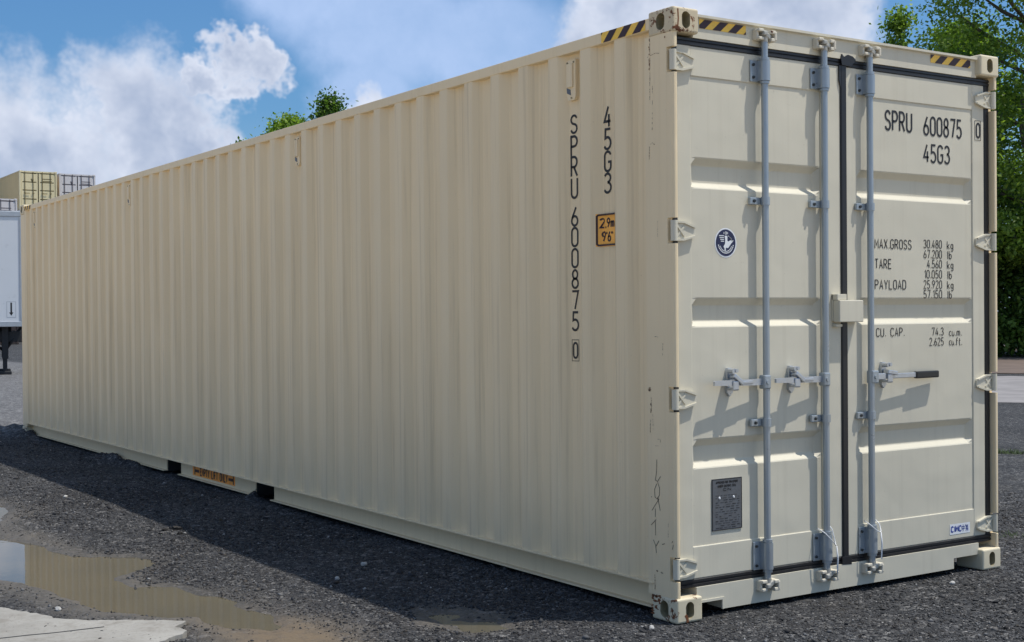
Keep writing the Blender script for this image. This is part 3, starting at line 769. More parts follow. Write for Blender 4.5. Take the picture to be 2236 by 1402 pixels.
# locking bars with brackets, guides, keepers and handles
BARS = [(.604, DL), (1.026, DL), (1.368, DR)]
BY, BRD = .012, .0168
def bolt(bm, x, y, z, r=.008, d=.008): cyl(bm, (x, y, z), (x, y-d, z), r, r*.85, n=6)
def bracket(x, z0, z1, top):
    bm = BM(); h = z1-z0
    box(bm, x-.070, x+.046, .0365, .0445, z0, z1, bev=.003)
    cyl(bm, (x, BY, z0+.004), (x, BY, z1-.004), .0275, n=20)
    box(bm, x-.027, x+.027, BY, .038, z0+.005, z1-.005)
    cyl(bm, (x, BY, z0-.010), (x, BY, z0+.002), .0235, n=18); cyl(bm, (x, BY, z1-.002), (x, BY, z1+.012), .0245, n=18)
    return bm
for x, d in BARS:
    bm = BM(); cyl(bm, (x, BY, .150), (x, BY, 2.790), BRD, n=20)
    obj('locking_bar', bm, 'gal', d)
    for z0, z1, tp in ((2.594, 2.700, 1), (.190, .330, 0)):
        b = obj('bar_bracket', bracket(x, z0, z1, tp), 'gal', d)
        for zz in (z0+.022, z1-.022):
            bm = BM(); bolt(bm, x-.052, .0365, zz); obj('bolt', bm, 'bolt', d)
            bm = BM(); bolt(bm, x+.036, .0375, zz, .007, .018); obj('bolt', bm, 'bolt', d)
    for zc in (2.008, .918):
        bm = BM(); cyl(bm, (x, BY, zc-.020), (x, BY, zc+.020), .0225, n=18)
        box(bm, x-.088, x-.010, .026, .0435, zc-.018, zc+.018, bev=.004); box(bm, x+.005, x+.034, .020, .0435, zc-.015, zc+.015, bev=.003)
        obj('bar_guide', bm, 'gal', d)
        bm = BM(); bolt(bm, x-.062, .026, zc, .009, .007); obj('bolt', bm, 'bolt', d)
        bm = BM(); bolt(bm, x+.028, .020, zc, .006, .006); obj('bolt', bm, 'bolt', d)
    for zc, top in ((2.822, True), (.117, False)):
        bm = BM(); s = 1 if top else -1
        cyl(bm, (x, BY, zc-s*.034), (x, BY, zc-s*.002), .0185, n=14)          # cam neck
        rot = Matrix.Translation((x, BY, zc)) @ Matrix.Rotation(R(24*s), 4, 'Y')
        box(bm, -.026, .030, -.020, .018, -.012, .013, bev=.005, mtx=rot)
        box(bm, x-.030, x-.004, -.018, .006, zc+s*.004-.011, zc+s*.004+.013, bev=.006)
        obj('bar_cam', bm, 'cam', d)
        bm = BM()
        for q in (-1, 1):
            box(bm, x-.056, x-.022, -.010, .0365, zc+q*.020-.008, zc+q*.020+.008, bev=.004)
            box(bm, x+.024, x+.056, -.014, .0365, zc+q*.019-.009-.004, zc+q*.019+.009-.004, bev=.004)
        box(bm, x-.058, x-.044, .004, .0366, zc-.024, zc+.024, bev=.003); box(bm, x+.046, x+.060, -.016, .0366, zc-.026, zc+.018, bev=.004)
        box(bm, x-.050, x+.050, .0285, .0367, zc-.014, zc+.014, bev=.002)
        obj('cam_keeper', bm, 'keeper', HD if top else SILL)
ZH = 1.118
def handle(x, d, tip, grip):
    s = -1 if tip < x else 1
    bm = BM(); ya, yb = -.005, .007; lo, hi = sorted((x+s*.012, tip))
    mid = x+s*.30
    if grip:
        box(bm, lo, tip-.18, ya, yb, ZH-.013, ZH+.013, bev=.003)
        box(bm, x+.012, x+.10, ya-.002, yb+.004, ZH-.017, ZH+.017, bev=.004)
    else:
        prism(bm, [(x-.012, ZH-.015), (x-.012, ZH+.017), (x-.16, ZH+.017), (tip+.005, ZH+.017), (tip, ZH+.014), (tip, ZH-.006), (x-.2, ZH-.012)], 1, ya, yb)
        box(bm, x-.175, x-.10, ya-.006, ya+.002, ZH-.004, ZH+.010, bev=.002)
    lean = Matrix.Translation((x, 0, 0)) @ Matrix.Rotation(math.atan2(.024, .36), 4, 'Z') @ Matrix.Translation((-x, .018, 0)) if s < 0 else Matrix.Translation((x, 0, 0)) @ Matrix.Rotation(math.atan2(.020, .55), 4, 'Z') @ Matrix.Translation((-x, .002, 0))
    bmesh.ops.transform(bm, matrix=lean, verts=bm.verts[:]); obj('handle', bm, 'zinc', d)
    if grip:
        bm = BM(); box(bm, tip-.195, tip, ya-.007, yb+.006, ZH-.020, ZH+.018, bev=.006); bmesh.ops.transform(bm, matrix=lean, verts=bm.verts[:]); obj('handle_grip', bm, 'grip', d)
    bm = BM(); box(bm, x-.030 if s < 0 else x-.012, x+.012 if s < 0 else x+.038, -.009, .034, ZH-.034, ZH+.034, bev=.006)
    cyl(bm, (x+s*.012, -.015, ZH), (x+s*.012, -.004, ZH), .011, n=12)
    obj('handle_hub', bm, 'gal', d)
    # catch: base plate, retainer, swinging latch plate
    cx = x-.223 if s < 0 else x+.128
    bm = BM()
    prism(bm, [(cx-.018, ZH-.045), (cx, ZH-.064), (cx+.018, ZH-.045), (cx+.018, ZH+.060), (cx+.008, ZH+.074), (cx-.012, ZH+.074), (cx-.018, ZH+.062)], 1, .034, .052)
    box(bm, cx-.020, cx+.022, -.004, .036, ZH-.032, ZH-.020, bev=.004); box(bm, cx-.020, cx+.018, -.010, -.001, ZH-.032, ZH+.012, bev=.004)
    box(bm, cx-.020, cx+.018, -.009, .006, ZH-.034, ZH-.022, bev=.004)
    obj('handle_catch', bm, 'zinc', d)
    bm = BM(); rot = Matrix.Translation((cx+.016, -.001, ZH+.020)) @ Matrix.Rotation(R(36 if s < 0 else 8), 4, 'Y')
    box(bm, -.034, .040, -.012, .004, -.011, .011, bev=.004, mtx=rot)
    box(bm, -.030, -.008, .0, .030, -.010, .012, bev=.003, mtx=rot)
    cyl(bm, (cx-.006, .0, ZH+.060), (cx-.006, .036, ZH+.060), .012, n=12); cyl(bm, (cx+.010, -.004, ZH+.062), (cx+.010, .036, ZH+.062), .010, n=12)
    obj('latch_plate', bm, 'zinc', d)
handle(BARS[0][0], DL, .238, False); handle(BARS[1][0], DL, .648, False); handle(BARS[2][0], DR, 1.918, True)

# lock box over the meeting doors
bm = BM()
box(bm, 1.108, 1.287, -.010, .0335, 1.407, 1.520, bev=.004)
box(bm, 1.240, 1.286, .030, .0450, 1.412, 1.515)
obj('lock_box', bm, 'door', DR)
bm = BM(); box(bm, 1.106, 1.166, .0340, .0450, 1.413, 1.552, bev=.002); box(bm, 1.106, 1.176, .004, .044, 1.521, 1.5515, bev=.002); box(bm, 1.112, 1.160, .018, .0450, 1.382, 1.398, bev=.004)
obj('lock_box_flange', bm, 'door', DL)
bm = BM(); box(bm, 1.286, 1.302, .012, .018, 1.47, 1.478); box(bm, 1.297, 1.302, .012, .018, 1.47, 1.50); obj('lock_box_tab', bm, 'seal', DR)

# white cable seals hung on two of the bars
for x, d, k in ((BARS[1][0], DL, 0), (BARS[2][0], DR, 1)):
    bm = BM(); z = .345
    if k == 0: lp = [(x-.048, .030, z+.012), (x-.040, -.010, z-.006), (x-.014, -.024, z-.036), (x+.016, -.026, z-.066), (x+.036, -.016, z-.080), (x+.032, -.008, z-.040), (x+.026, .0, z+.004), (x+.020, .02, z+.03)]
    else: lp = [(x-.040, .030, z+.020), (x-.034, -.006, z+.002), (x-.010, -.026, z-.026), (x+.020, -.026, z-.040), (x+.040, -.012, z-.034), (x+.046, .002, z-.004), (x+.036, .02, z+.02)]
    tube(bm, lp, .0025, 8); ex, ez = (x+.036, z-.080) if k == 0 else (x+.030, z-.040)
    tube(bm, [(ex, -.02, ez), (ex+.004, -.024, ez-.06), (ex+.003, -.022, ez-.14), (ex+.001, -.020, .165)], [.0035, .0045, .004, .003], 6)
    obj('cable_seal', bm, 'seal', d)

# ---------------------------------------------------------------- markings
def PD(y): return lambda a, b: (a, y, b)
P = PD(YP-.0016)
def big_text(s, a0, z0, h, width, P, parent, hw=.062, label=None):
    """every large character is a piece of its own"""
    gap = .22; tot = sum(WID[c] for c in s)+gap*(len(s)-1); k = width/(tot*h); x = 0
    for c in s:
        bm = BM(); text(bm, c, a0+x*h*k, z0, h, P, wk=k, hw=hw); obj('digit' if c.isdigit() else 'letter', bm, 'ink', parent); x += WID[c]+gap
big_text('SPRU', 1.536, 2.430, .100, .212, P, DR); big_text('600875', 1.850, 2.424, .098, .318, P, DR); big_text('45G3', 1.849, 2.276, .094, .216, P, DR)
for s, a, z, h, w, al in (('MAX.GROSS', 1.448, 1.796, .052, .292, 'l'), ('TARE', 1.448, 1.690, .052, .128, 'l'), ('PAYLOAD', 1.448, 1.580, .051, .246, 'l'), ('CU. CAP.', 1.456, 1.328, .046, .222, 'l'),
        ('30.480', 1.994, 1.806, .046, .150, 'r'), ('67.200', 1.994, 1.751, .046, .150, 'r'), ('4.560', 1.994, 1.697, .046, .122, 'r'), ('10.050', 1.994, 1.641, .046, .146, 'r'), ('25.920', 1.994, 1.585, .046, .152, 'r'), ('57.150', 1.994, 1.532, .046, .152, 'r'),
        ('kg', 2.042, 1.803, .046, .050, 'l'), ('lb', 2.042, 1.749, .046, .036, 'l'), ('kg', 2.042, 1.694, .046, .050, 'l'), ('lb', 2.042, 1.639, .046, .036, 'l'), ('kg', 2.042, 1.583, .046, .050, 'l'), ('lb', 2.042, 1.530, .046, .036, 'l'),
        ('74.3', 2.006, 1.327, .044, .098, 'r'), ('2.625', 2.006, 1.272, .044, .118, 'r'), ('cu.m.', 2.056, 1.322, .044, .106, 'l'), ('cu.ft.', 2.056, 1.270, .044, .108, 'l')):
    bm = BM(); text(bm, s, a, z, h*.93, P, width=w, hw=.058, align=al)
    obj('lettering', bm, 'ink', DR, label='small black line reading '+s, kind='stuff')
bm = BM(); P = PD(YF-.0016)
text(bm, '0', 2.2945, 2.437, .078, P, width=.030, hw=.075); obj('digit', bm, 'ink', DR, label='boxed black check digit 0 on the door edge')
bm = BM(); stroke(bm, [(2.280, 2.421), (2.332, 2.421), (2.332, 2.530), (2.280, 2.530), (2.280, 2.421)], .0016, P); obj('digit_frame', bm, 'ink', DR)
# side lettering follows the valley floor
def PSide(a, b): return (prof(-a)-.0016, -a, b)
bm = BM()
rows = [('S', 2.496, 2.405), ('P', 2.387, 2.287), ('R', 2.280, 2.180), ('U', 2.168, 2.067), ('6', 2.017, 1.922), ('0', 1.910, 1.815), ('0', 1.800, 1.705), ('8', 1.690, 1.597), ('7', 1.580, 1.487), ('5', 1.470, 1.376)]
for c, zt, zb in rows:
    bm = BM(); text(bm, c, -.8430, zb, zt-zb, PSide, width=.050, hw=.066); obj('digit' if c.isdigit() else 'letter', bm, 'ink', SW)
bm = BM(); text(bm, '0', -.8360, 1.232, .078, PSide, width=.034, hw=.075); obj('digit', bm, 'ink', SW)
bm = BM(); stroke(bm, [(-.8480, 1.216), (-.7900, 1.216), (-.7900, 1.326), (-.8480, 1.326), (-.8480, 1.216)], .0016, PSide); obj('digit_frame', bm, 'ink', SW)
for c, zt, zb in (('4', 2.503, 2.402), ('5', 2.390, 2.290), ('G', 2.277, 2.179), ('3', 2.167, 2.071)):
    bm = BM(); text(bm, c, -.5660, zb, zt-zb, PSide, width=.048, hw=.066); obj('digit' if c.isdigit() else 'letter', bm, 'ink', SW)
# yellow height sign
def sheet(bm, y0, y1, z0, z1, off, n=14):
    a = [bm.verts.new((prof(y0+(y1-y0)*i/n)-off, y0+(y1-y0)*i/n, z0)) for i in range(n+1)]; b = [bm.verts.new((v.co.x, v.co.y, z1)) for v in a]
    for i in range(n): bm.faces.new((a[i], a[i+1], b[i+1], b[i]))
bm = BM(); sheet(bm, .470, .612, 1.801, 1.966, .0012); SG = obj('height_sign', bm, 'sign', SW, label='yellow height sign reading 2,9m and 9\'6"')
PS2 = lambda a, b: (prof(-a)-.0024, -a, b)
bm = BM()
stroke(bm, [(-.470, 1.960), (-.600, 1.960), (-.606, 1.954), (-.606, 1.813), (-.600, 1.807), (-.470, 1.807)], .0045, PS2)
text(bm, '2,9m', -.592, 1.897, .044, PS2, width=.096, hw=.10); text(bm, '9\'6"', -.582, 1.828, .046, PS2, width=.074, hw=.10)
obj('lettering', bm, 'maroon', SW, kind='stuff')
# hazard stripes
def stripes(bmY, bmK, P, a0, a1, z0, z1, n, lean, phase=0.0):
    w = (a1-a0)/n
    def clip(p0, p1, p2, p3): return [P(*q) for q in (p0, p1, p2, p3)]
    poly(bmY, [P(a0, z0), P(a1, z0), P(a1, z1), P(a0, z1)])
    for i in range(-2, n+2):
        b0 = a0+(i+phase)*w; q = [(b0, z0), (b0+w*.52, z0), (b0+w*.52+lean, z1), (b0+lean, z1)]
        for lim, sgn in ((a0, 1), (a1, -1)):      # clip polygon to the strip
            out = []
            for k in range(len(q)):
                s_, e_ = q[k], q[(k+1) % len(q)]; ins = (s_[0]-lim)*sgn >= 0; ine = (e_[0]-lim)*sgn >= 0
                if ins: out.append(s_)
                if ins != ine:
                    t_ = (lim-s_[0])/(e_[0]-s_[0]); out.append((lim, s_[1]+(e_[1]-s_[1])*t_))
            q = out
            if not q: break
        if len(q) >= 3:
            bm = BM(); poly(bm, [P(*k) for k in q])
            for v in bm.verts: v.co += Vector(bmK[1])
            obj('dark_stripe', bm, 'maroon', bmK[0])
PH_ = lambda a, b: (a, .0344, b); PSd = lambda a, b: (.0013, -a, b)
for a0, a1, ph in ((.196, .502, -.18), (1.888, 2.229, .30)):
    y = BM(); stripes(y, (HD, (0, -.001, 0)), PH_, a0, a1, 2.817, 2.8605, 3, .052, ph); obj('hazard_sheet', y, 'yellow', HD)
for a0, a1 in ((-.534, -.198), (-12.0, -11.68)):
    y = BM(); stripes(y, (SW, (-.001, 0, 0)), PSd, a0, a1, 2.8155, 2.8675, 3, .052, .14); obj('hazard_sheet', y, 'yellow', SW)
# EMPTY LIFT ONLY decal on the base rail
bm = BM(); poly(bm, [(.0808, 5.50, .060), (.0808, 6.47, .060), (.0808, 6.47, .146), (.0808, 5.50, .146)]); obj('lift_decal', bm, 'orange', SW)
bm = BM(); PE = lambda a, b: (.0800, -a+.03, b-.012)
text(bm, 'EMPTY LIFT ONLY', -6.255, .085, .062, PE, width=.62, hw=.11)
for a, s in ((-6.385, 1), (-5.505, -1)):
    stroke(bm, [(a, .080), (a, .152)], .010, PE); stroke(bm, [(a, .116), (a+s*.105, .116)], .012, PE)
obj('lettering', bm, 'maroon', SW, label='faded EMPTY LIFT ONLY marking between the fork pockets', kind='stuff')
# round sticker
def disc(bm, cx, cz, rx, rz, y, n=40, a0=0, a1=360): poly(bm, [(cx+rx*math.cos(R(a0+(a1-a0)*i/n)), y, cz+rz*math.sin(R(a0+(a1-a0)*i/n))) for i in range(n)])
sx_, sz_ = .373, 1.800
bm = BM(); disc(bm, sx_, sz_, .072, .072, YP-.0010); ST = obj('round_sticker', bm, 'white', DL, label='round navy and white emblem sticker')
bm = BM(); disc(bm, sx_, sz_, .065, .065, YP-.0018); obj('sticker_field', bm, 'navy', DL)
bm = BM(); ye = YP-.0026; PP = lambda a, b: (sx_+a, ye, sz_+b)
poly(bm, [PP(*q) for q in ((-.008, .034), (.010, .034), (.010, .010), (.016, .006), (.028, .012), (.052, .012), (.034, -.004), (.022, -.018), (.014, -.026), (.004, -.024), (-.010, -.028), (-.016, -.018), (-.006, -.006), (-.004, .012))])
poly(bm, [PP(*q) for q in ((-.010, -.026), (.000, -.026), (-.002, -.042), (-.008, -.042))])
for i in range(4): poly(bm, [PP(-.046+.004*i, .036-i*.009), PP(-.012, .036-i*.009), PP(-.012, .032-i*.009), PP(-.044+.004*i, .032-i*.009)])
for i in range(4): stroke(bm, [(.016+.006*i, .034-.004*i), (.034+.003*i, .022-.005*i)], .0016, PP)
stroke(bm, [(-.012, .052), (-.012, .042)], .002, PP); stroke(bm, [(-.004, .052), (.003, .052), (.003, .042), (-.004, .042)], .002, PP); stroke(bm, [(.012, .052), (.012, .042)], .002, PP)
for a in range(195, 346, 10):
    c_, s_ = math.cos(R(a)), math.sin(R(a)); stroke(bm, [(c_*.050-s_*.003, s_*.050+c_*.003), (c_*.050+s_*.003, s_*.050-c_*.003)], .0030, PP)
stroke(bm, A_(0, -.002, .040, .040, 200, 340), .0016, PP)
obj('sticker_emblem', bm, 'white', DL, kind='stuff')
# grey data plate
bm = BM(); box(bm, .270, .467, YP-.004, YP-.0005, .407, .657); obj('data_plate', bm, 'plate', DL, label='grey metal data plate with fine print')
bm = BM(); PPl = PD(YP-.0050)
for s, z, h, w in (('APPROVED FOR TRANSPORT', .634, .010, .145), ('UNDER CUSTOMS SEAL', .616, .010, .12), ('CN', .598, .011, .05)): text(bm, s, .368, z, h, PPl, width=w, hw=.13, align='c')
for i in range(15):
    z = .575-i*.0112
    a = .292
    while a < .445:
        w = random.uniform(.008, .03)
        if random.random() < .72: stroke(bm, [(a, z), (min(a+w, .45), z)], random.choice((.0010, .0016)), PPl)
        a += w+random.uniform(.004, .014)
stroke(bm, [(.272, .409), (.465, .409), (.465, .655), (.272, .655), (.272, .409)], .0018, PPl)
obj('lettering', bm, 'ink', DL, kind='stuff')
for a in (.318, .412):
    bm = BM(); cyl(bm, (a, YP-.004, .564), (a, YP-.008, .564), .0065, .005, n=12); obj('rivet', bm, 'white', DL)
# maker sticker
yk = YF-.0006
bm = BM(); poly(bm, [(2.045, yk, .217), (2.221, yk, .217), (2.221, yk, .275), (2.045, yk, .275)]); obj('maker_sticker', bm, 'white', DR, label='small white sticker with blue CIMC print')
bm = BM(); PC = PD(yk-.0008)
text(bm, 'CIMC', 2.057, .232, .029, PC, width=.086, hw=.13)
c0 = 2.160; stroke(bm, [(c0-.011, .242), (c0+.011, .242), (c0+.011, .255), (c0-.011, .255), (c0-.011, .242)], .0018, PC); stroke(bm, [(c0, .266), (c0, .228)], .0020, PC)
c0 = 2.193
for a, b in (((-.010, .266), (-.014, .256)), ((-.008, .260), (-.008, .243)), ((-.008, .260), (.012, .260)), ((-.008, .254), (.010, .254)), ((-.008, .248), (.012, .248)), ((.001, .262), (.001, .226)), ((-.014, .241), (.014, .241)), ((0, .240), (-.012, .229)), ((.002, .240), (.013, .229))):
    stroke(bm, [(c0+a[0], a[1]), (c0+b[0], b[1])], .0015, PC)
obj('lettering', bm, 'blue', DR, kind='stuff')
# scratches and scrawl on the near post
PX = lambda a, b: (.0026, a, b)
def ragged(bm, pts, w, P, g=random.Random(3)):
    """scrape made of uneven flecks along a path"""
    for (a0, b0), (a1, b1) in zip(pts, pts[1:]):
        L = math.hypot(a1-a0, b1-b0); n = max(2, int(L/.011)); ux, uy = (a1-a0)/L, (b1-b0)/L; t = 0
        for i in range(n):
            if g.random() < .22: continue
            c0, c1 = i/n, min(1, (i+g.uniform(.7, 1.35))/n); q = []
            for k, c in enumerate((c0, (c0+c1)/2, c1)): q.append((a0+(a1-a0)*c-uy*g.gauss(0, w*.35), b0+(b1-b0)*c+ux*g.gauss(0, w*.35)))
            ws = [w*g.uniform(.1, .5), w*g.uniform(.5, 1.5), w*g.uniform(.1, .5)]
            A = [(p[0]-uy*v, p[1]+ux*v) for p, v in zip(q, ws)]; B = [(p[0]+uy*v, p[1]-ux*v) for p, v in zip(q, ws)]
            bm.faces.new([bm.verts.new(P(*p)) for p in A+B[::-1]])
bm = BM()
for s in [[(.139, .763), (.142, .702), (.151, .665), (.135, .659), (.113, .685)], [(.140, .648), (.157, .619), (.154, .583), (.138, .575), (.122, .595), (.121, .631), (.135, .655)], [(.135, .585), (.117, .522)], [(.125, .577), (.177, .516)], [(.152, .528), (.153, .487)], [(.183, .445), (.147, .476)], [(.153, .469), (.151, .400)], [(.168, .377), (.152, .352), (.146, .316)], [(.127, .378), (.149, .348)], [(.105, .363), (.086, .369)], [(.030, .389), (.036, .379)], [(.026, .372), (.033, .349)]]:
    stroke(bm, s, .0014, PX)
obj('lettering', bm, 'ink', PL, label='hand-scrawled black letters on the post', kind='stuff')
bm = BM()
for s, w in (([(.187, 1.107), (.186, 1.098), (.185, 1.087)], .011), ([(.181, 1.030), (.180, 1.005), (.179, .980)], .004), ([(.182, .952), (.184, .92), (.185, .888)], .0022), ([(.176, 1.06), (.175, .99)], .0015), ([(.165, .98), (.164, .90)], .0012), ([(.180, .234), (.160, .2335), (.135, .232)], .006), ([(.115, .228), (.099, .227)], .004), ([(.179, .583), (.176, .574)], .005),
            ([(.168, 2.775), (.169, 2.6), (.171, 2.478)], .0016), ([(.151, 2.544), (.153, 2.43), (.155, 2.325)], .0018), ([(.178, 2.196), (.176, 2.258), (.159, 2.275), (.134, 2.262)], .0020), ([(.10, 2.69), (.13, 2.695), (.19, 2.685)], .0012), ([(.145, .86), (.112, .862)], .001), ([(.112, .862), (.112, .83), (.15, .828)], .001), ([(.09, 1.32), (.092, 1.26)], .0012), ([(.15, 1.35), (.12, 1.348)], .0012), ([(.06, .47), (.062, .40)], .001), ([(.12, 1.9), (.121, 1.82)], .0008)):
    ragged(bm, s, w*.85, PX)
obj('scratches', bm, 'scratch', PL, kind='stuff')
bm = BM()
for s, w in (([(.172, 2.772), (.1735, 2.70), (.174, 2.62)], .0022), ([(.06, 2.776), (.061, 2.74)], .003), ([(.158, .226), (.158, .14)], .0016), ([(.172, .114), (.170, .02)], .010), ([(.150, .116), (.147, .045)], .013), ([(.128, .116), (.127, .075)], .011), ([(.175, .112), (.100, .113)], .006)):
    ragged(bm, s, w*1.2, (lambda a, b: (.0022 if b > .118 and b < 2.778 else -.0006, a, b)))
stroke(bm, [(.052, .040), (.062, .026), (.066, .004)], .008, lambda a, b: (a, -.0006, b))
stroke(bm, [(.030, 2.885), (.033, 2.84), (.029, 2.80)], .004, lambda a, b: (a, -.0006, b))
obj('rust_streaks', bm, 'rust', PL, kind='stuff')
# vent covers in the corrugation near the roof
for k in (1, 13, 27, 40):
    yc = Y0+PITCH*k+.0965; bm = BM(); x0, x1 = .022, .0455
    prism(bm, [(yc-.036, 2.590), (yc-.026, 2.572), (yc+.026, 2.572), (yc+.040, 2.600), (yc+.040, 2.770), (yc+.028, 2.782), (yc-.036, 2.782)], 0, x0, x1)
    prism(bm, [(yc-.018, 2.640), (yc+.030, 2.640), (yc+.030, 2.762), (yc-.018, 2.762)], 0, x0-.009, x0+.001)
    v = obj('vent_cover', bm, 'side', SW)
    bm = BM(); prism(bm, [(yc+.002, 2.598), (yc+.034, 2.612), (yc+.036, 2.640), (yc+.006, 2.628)], 0, x0-.0025, x0+.001); obj('vent_opening', bm, 'plate', SW)
    for a, b in ((-.024, 2.768), (.030, 2.768), (-.004, 2.584)):
        bm = BM(); cyl(bm, (x0, yc+a, b), (x0-.005, yc+a, b), .005, n=8); obj('bolt', bm, 'hole', SW)

# =================================================================== BACKGROUND CONTAINERS
def stack_materials(name, col, groove):
    MAT[name] = paint(name+'_paint', col, streak=1.0, seed=len(name)*1.3); MAT[name+'_groove'] = simple(name+'_groove', groove, 0.7)
stack_materials('ochre', (0.60, 0.46, 0.23), (0.20, 0.15, 0.06)); stack_materials('paleyellow', (0.80, 0.69, 0.42), (0.20, 0.16, 0.07))  # one yellow paint: darker copy for shaded sides, paler for lit doors
stack_materials('offwhite', (0.74, 0.70, 0.69), (0.16, 0.14, 0.15)); stack_materials('brownred', (0.055, 0.040, 0.036), (0.03, 0.02, 0.02))
stack_materials('steelblue', (0.07, 0.14, 0.24), (0.03, 0.04, 0.06))
def yard_container(loc, h, side, end, label, group):
    root = empty('stacked_container', loc, label=label, category='shipping container', group=group)
    # shell: corrugated long sides, roof, blind end
    bm = BM(); prf = []; y = .18
    while y < L_-.18:
        for dy, d in ((0, .006), (.07, .006), (.135, .042), (.205, .042)): prf.append((d, y+dy))
        y += .276
    prf = [q for q in prf if q[1] < L_-.17]+[(.006, L_-.16)]
    for f in (0, 1):
        a = [bm.verts.new(((B_-p[0]) if f else p[0], p[1], .14)) for p in prf]; b = [bm.verts.new((v.co.x, v.co.y, h-.07)) for v in a]
        for i in range(len(a)-1): bm.faces.new((a[i], a[i+1], b[i+1], b[i]))
    obj('side_wall', bm, side, root)
    bm = BM(); box(bm, .03, B_-.03, .10, L_-.02, h-.05, h-.02); obj('roof', bm, side, root)
    bm = BM(); box(bm, .03, B_-.03, L_-.06, L_-.02, .12, h-.05); obj('end_wall', bm, side, root)
    for f in (0, 1):
        x0, x1 = (.003, .06) if not f else (B_-.06, B_-.003)
        bm = BM(); box(bm, x0, x1, .17, L_-.17, h-.08, h-.022); obj('top_side_rail', bm, side, root)
        bm = BM(); box(bm, x0, x1, .17, L_-.17, .03, .16); obj('bottom_side_rail', bm, side, root)
        for yy in (0, L_-.18):
            xa, xb = (0, .16) if not f else (B_-.16, B_)
            for z in (0, h-.118):
                bm = BM(); box(bm, xa, xb, yy, yy+.178, z, z+.118, bev=.01); obj('corner_casting', bm, end, root)
            bm = BM(); xa, xb = (.004, .10) if not f else (B_-.10, B_-.004); box(bm, xa, xb, yy+.01, yy+.16, .117, h-.117); obj('corner_post', bm, end, root)
    bm = BM(); box(bm, .16, B_-.16, .03, .12, h-.12, h-.02); obj('door_header', bm, end, root)
    bm = BM(); box(bm, .16, B_-.16, .03, .15, .03, .15); obj('door_sill', bm, end, root)
    for x0, x1 in ((.12, 1.185), (1.253, B_-.12)):
        z0, z1 = .19, h-.16; bm = BM(); t3 = [z0, z0+(z1-z0)*.24, z0+(z1-z0)*.5, z0+(z1-z0)*.74, z1]
        for a, b in zip(t3, t3[1:]): box(bm, x0, x1, .045, .09, a+.035, b-.035)
        box(bm, x0, x0+.08, .044, .09, z0, z1); box(bm, x1-.08, x1, .044, .09, z0, z1)
        d = obj('door', bm, end, root)
        bm = BM(); box(bm, x0-.05, x1+.05, .07, .10, z0-.04, z1+.05); obj('gasket', bm, end+'_groove', d)  # dark backing seen at the leaf edges and between door panels
        for k in (.22, .72):
            xb = x0+(x1-x0)*k; bm = BM(); cyl(bm, (xb, .015, .1), (xb, .015, h-.06), .022, n=8)
            box(bm, xb-.05, xb+.05, -.01, .045, h*.5-.2, h*.5-.14); obj('locking_bar', bm, end+'_groove', d)
            bm = BM(); box(bm, xb-.06, xb+.30 if k < .5 else xb+.06, -.015, .0, h*.42, h*.42+.04); obj('handle', bm, end+'_groove', d)
        if x0 < 1:
            bm = BM(); prism(bm, [(x0+.62, h*.80), (x0+.70, h*.80), (x0+.80, h*.73), (x0+.80, h*.69), (x0+.72, h*.69), (x0+.62, h*.77)], 1, .040, .0445); obj('emblem', bm, end+'_groove', d)
        else:
            bm = BM()
            for q in range(2): stroke(bm, [(x0+.25, h*.80-q*.14), (x0+.85, h*.80-q*.14)], .03, PD(.0435))
            obj('lettering', bm, end+'_groove', d)['kind'] = 'stuff'
    return root
HC, ST_ = 2.896, 2.591
G1 = 'containers piled up at the far side of the yard'
z = 0
tiers = [(HC, 'brownred', 'brownred', 'dark brown container at the foot of the yellow stack, behind the white trailer'), (HC, 'steelblue', 'steelblue', 'blue container second from the ground in the yellow stack'),
         (HC, 'offwhite', 'offwhite', 'off-white container directly under the yellow one, behind the cream container'), (ST_, 'ochre', 'paleyellow', 'yellow container on top of the far stack, doors showing')]
for h, s_, e_, lb in tiers: yard_container((17.25, 82.7, z), h, s_, e_, lb, G1); z += h
z = 0
for h, s_, e_, lb in ((HC, 'steelblue', 'steelblue', 'blue container at the foot of the stack right of the yellow one'), (HC, 'brownred', 'brownred', 'dark brown container second from the ground, right of the yellow stack'), (HC, 'ochre', 'paleyellow', 'yellow container third from the ground, under the upper white one'), (ST_, 'offwhite', 'offwhite', 'white container on top of the far stack, right of the yellow one')):
    yard_container((19.98, 83.2, z), h, s_, e_, lb, G1); z += h
z = 0
for h, s_, e_, lb in ((HC, 'brownred', 'brownred', 'dark brown container at the foot of the nearer stack, behind the trailer'), (HC, 'ochre', 'paleyellow', 'yellow container in the middle of the nearer stack, behind the trailer'), (HC, 'offwhite', 'offwhite', 'white container just above the trailer roof at the left edge')):
    yard_container((12.76, 74.9, z), h, s_, e_, lb, G1); z += h

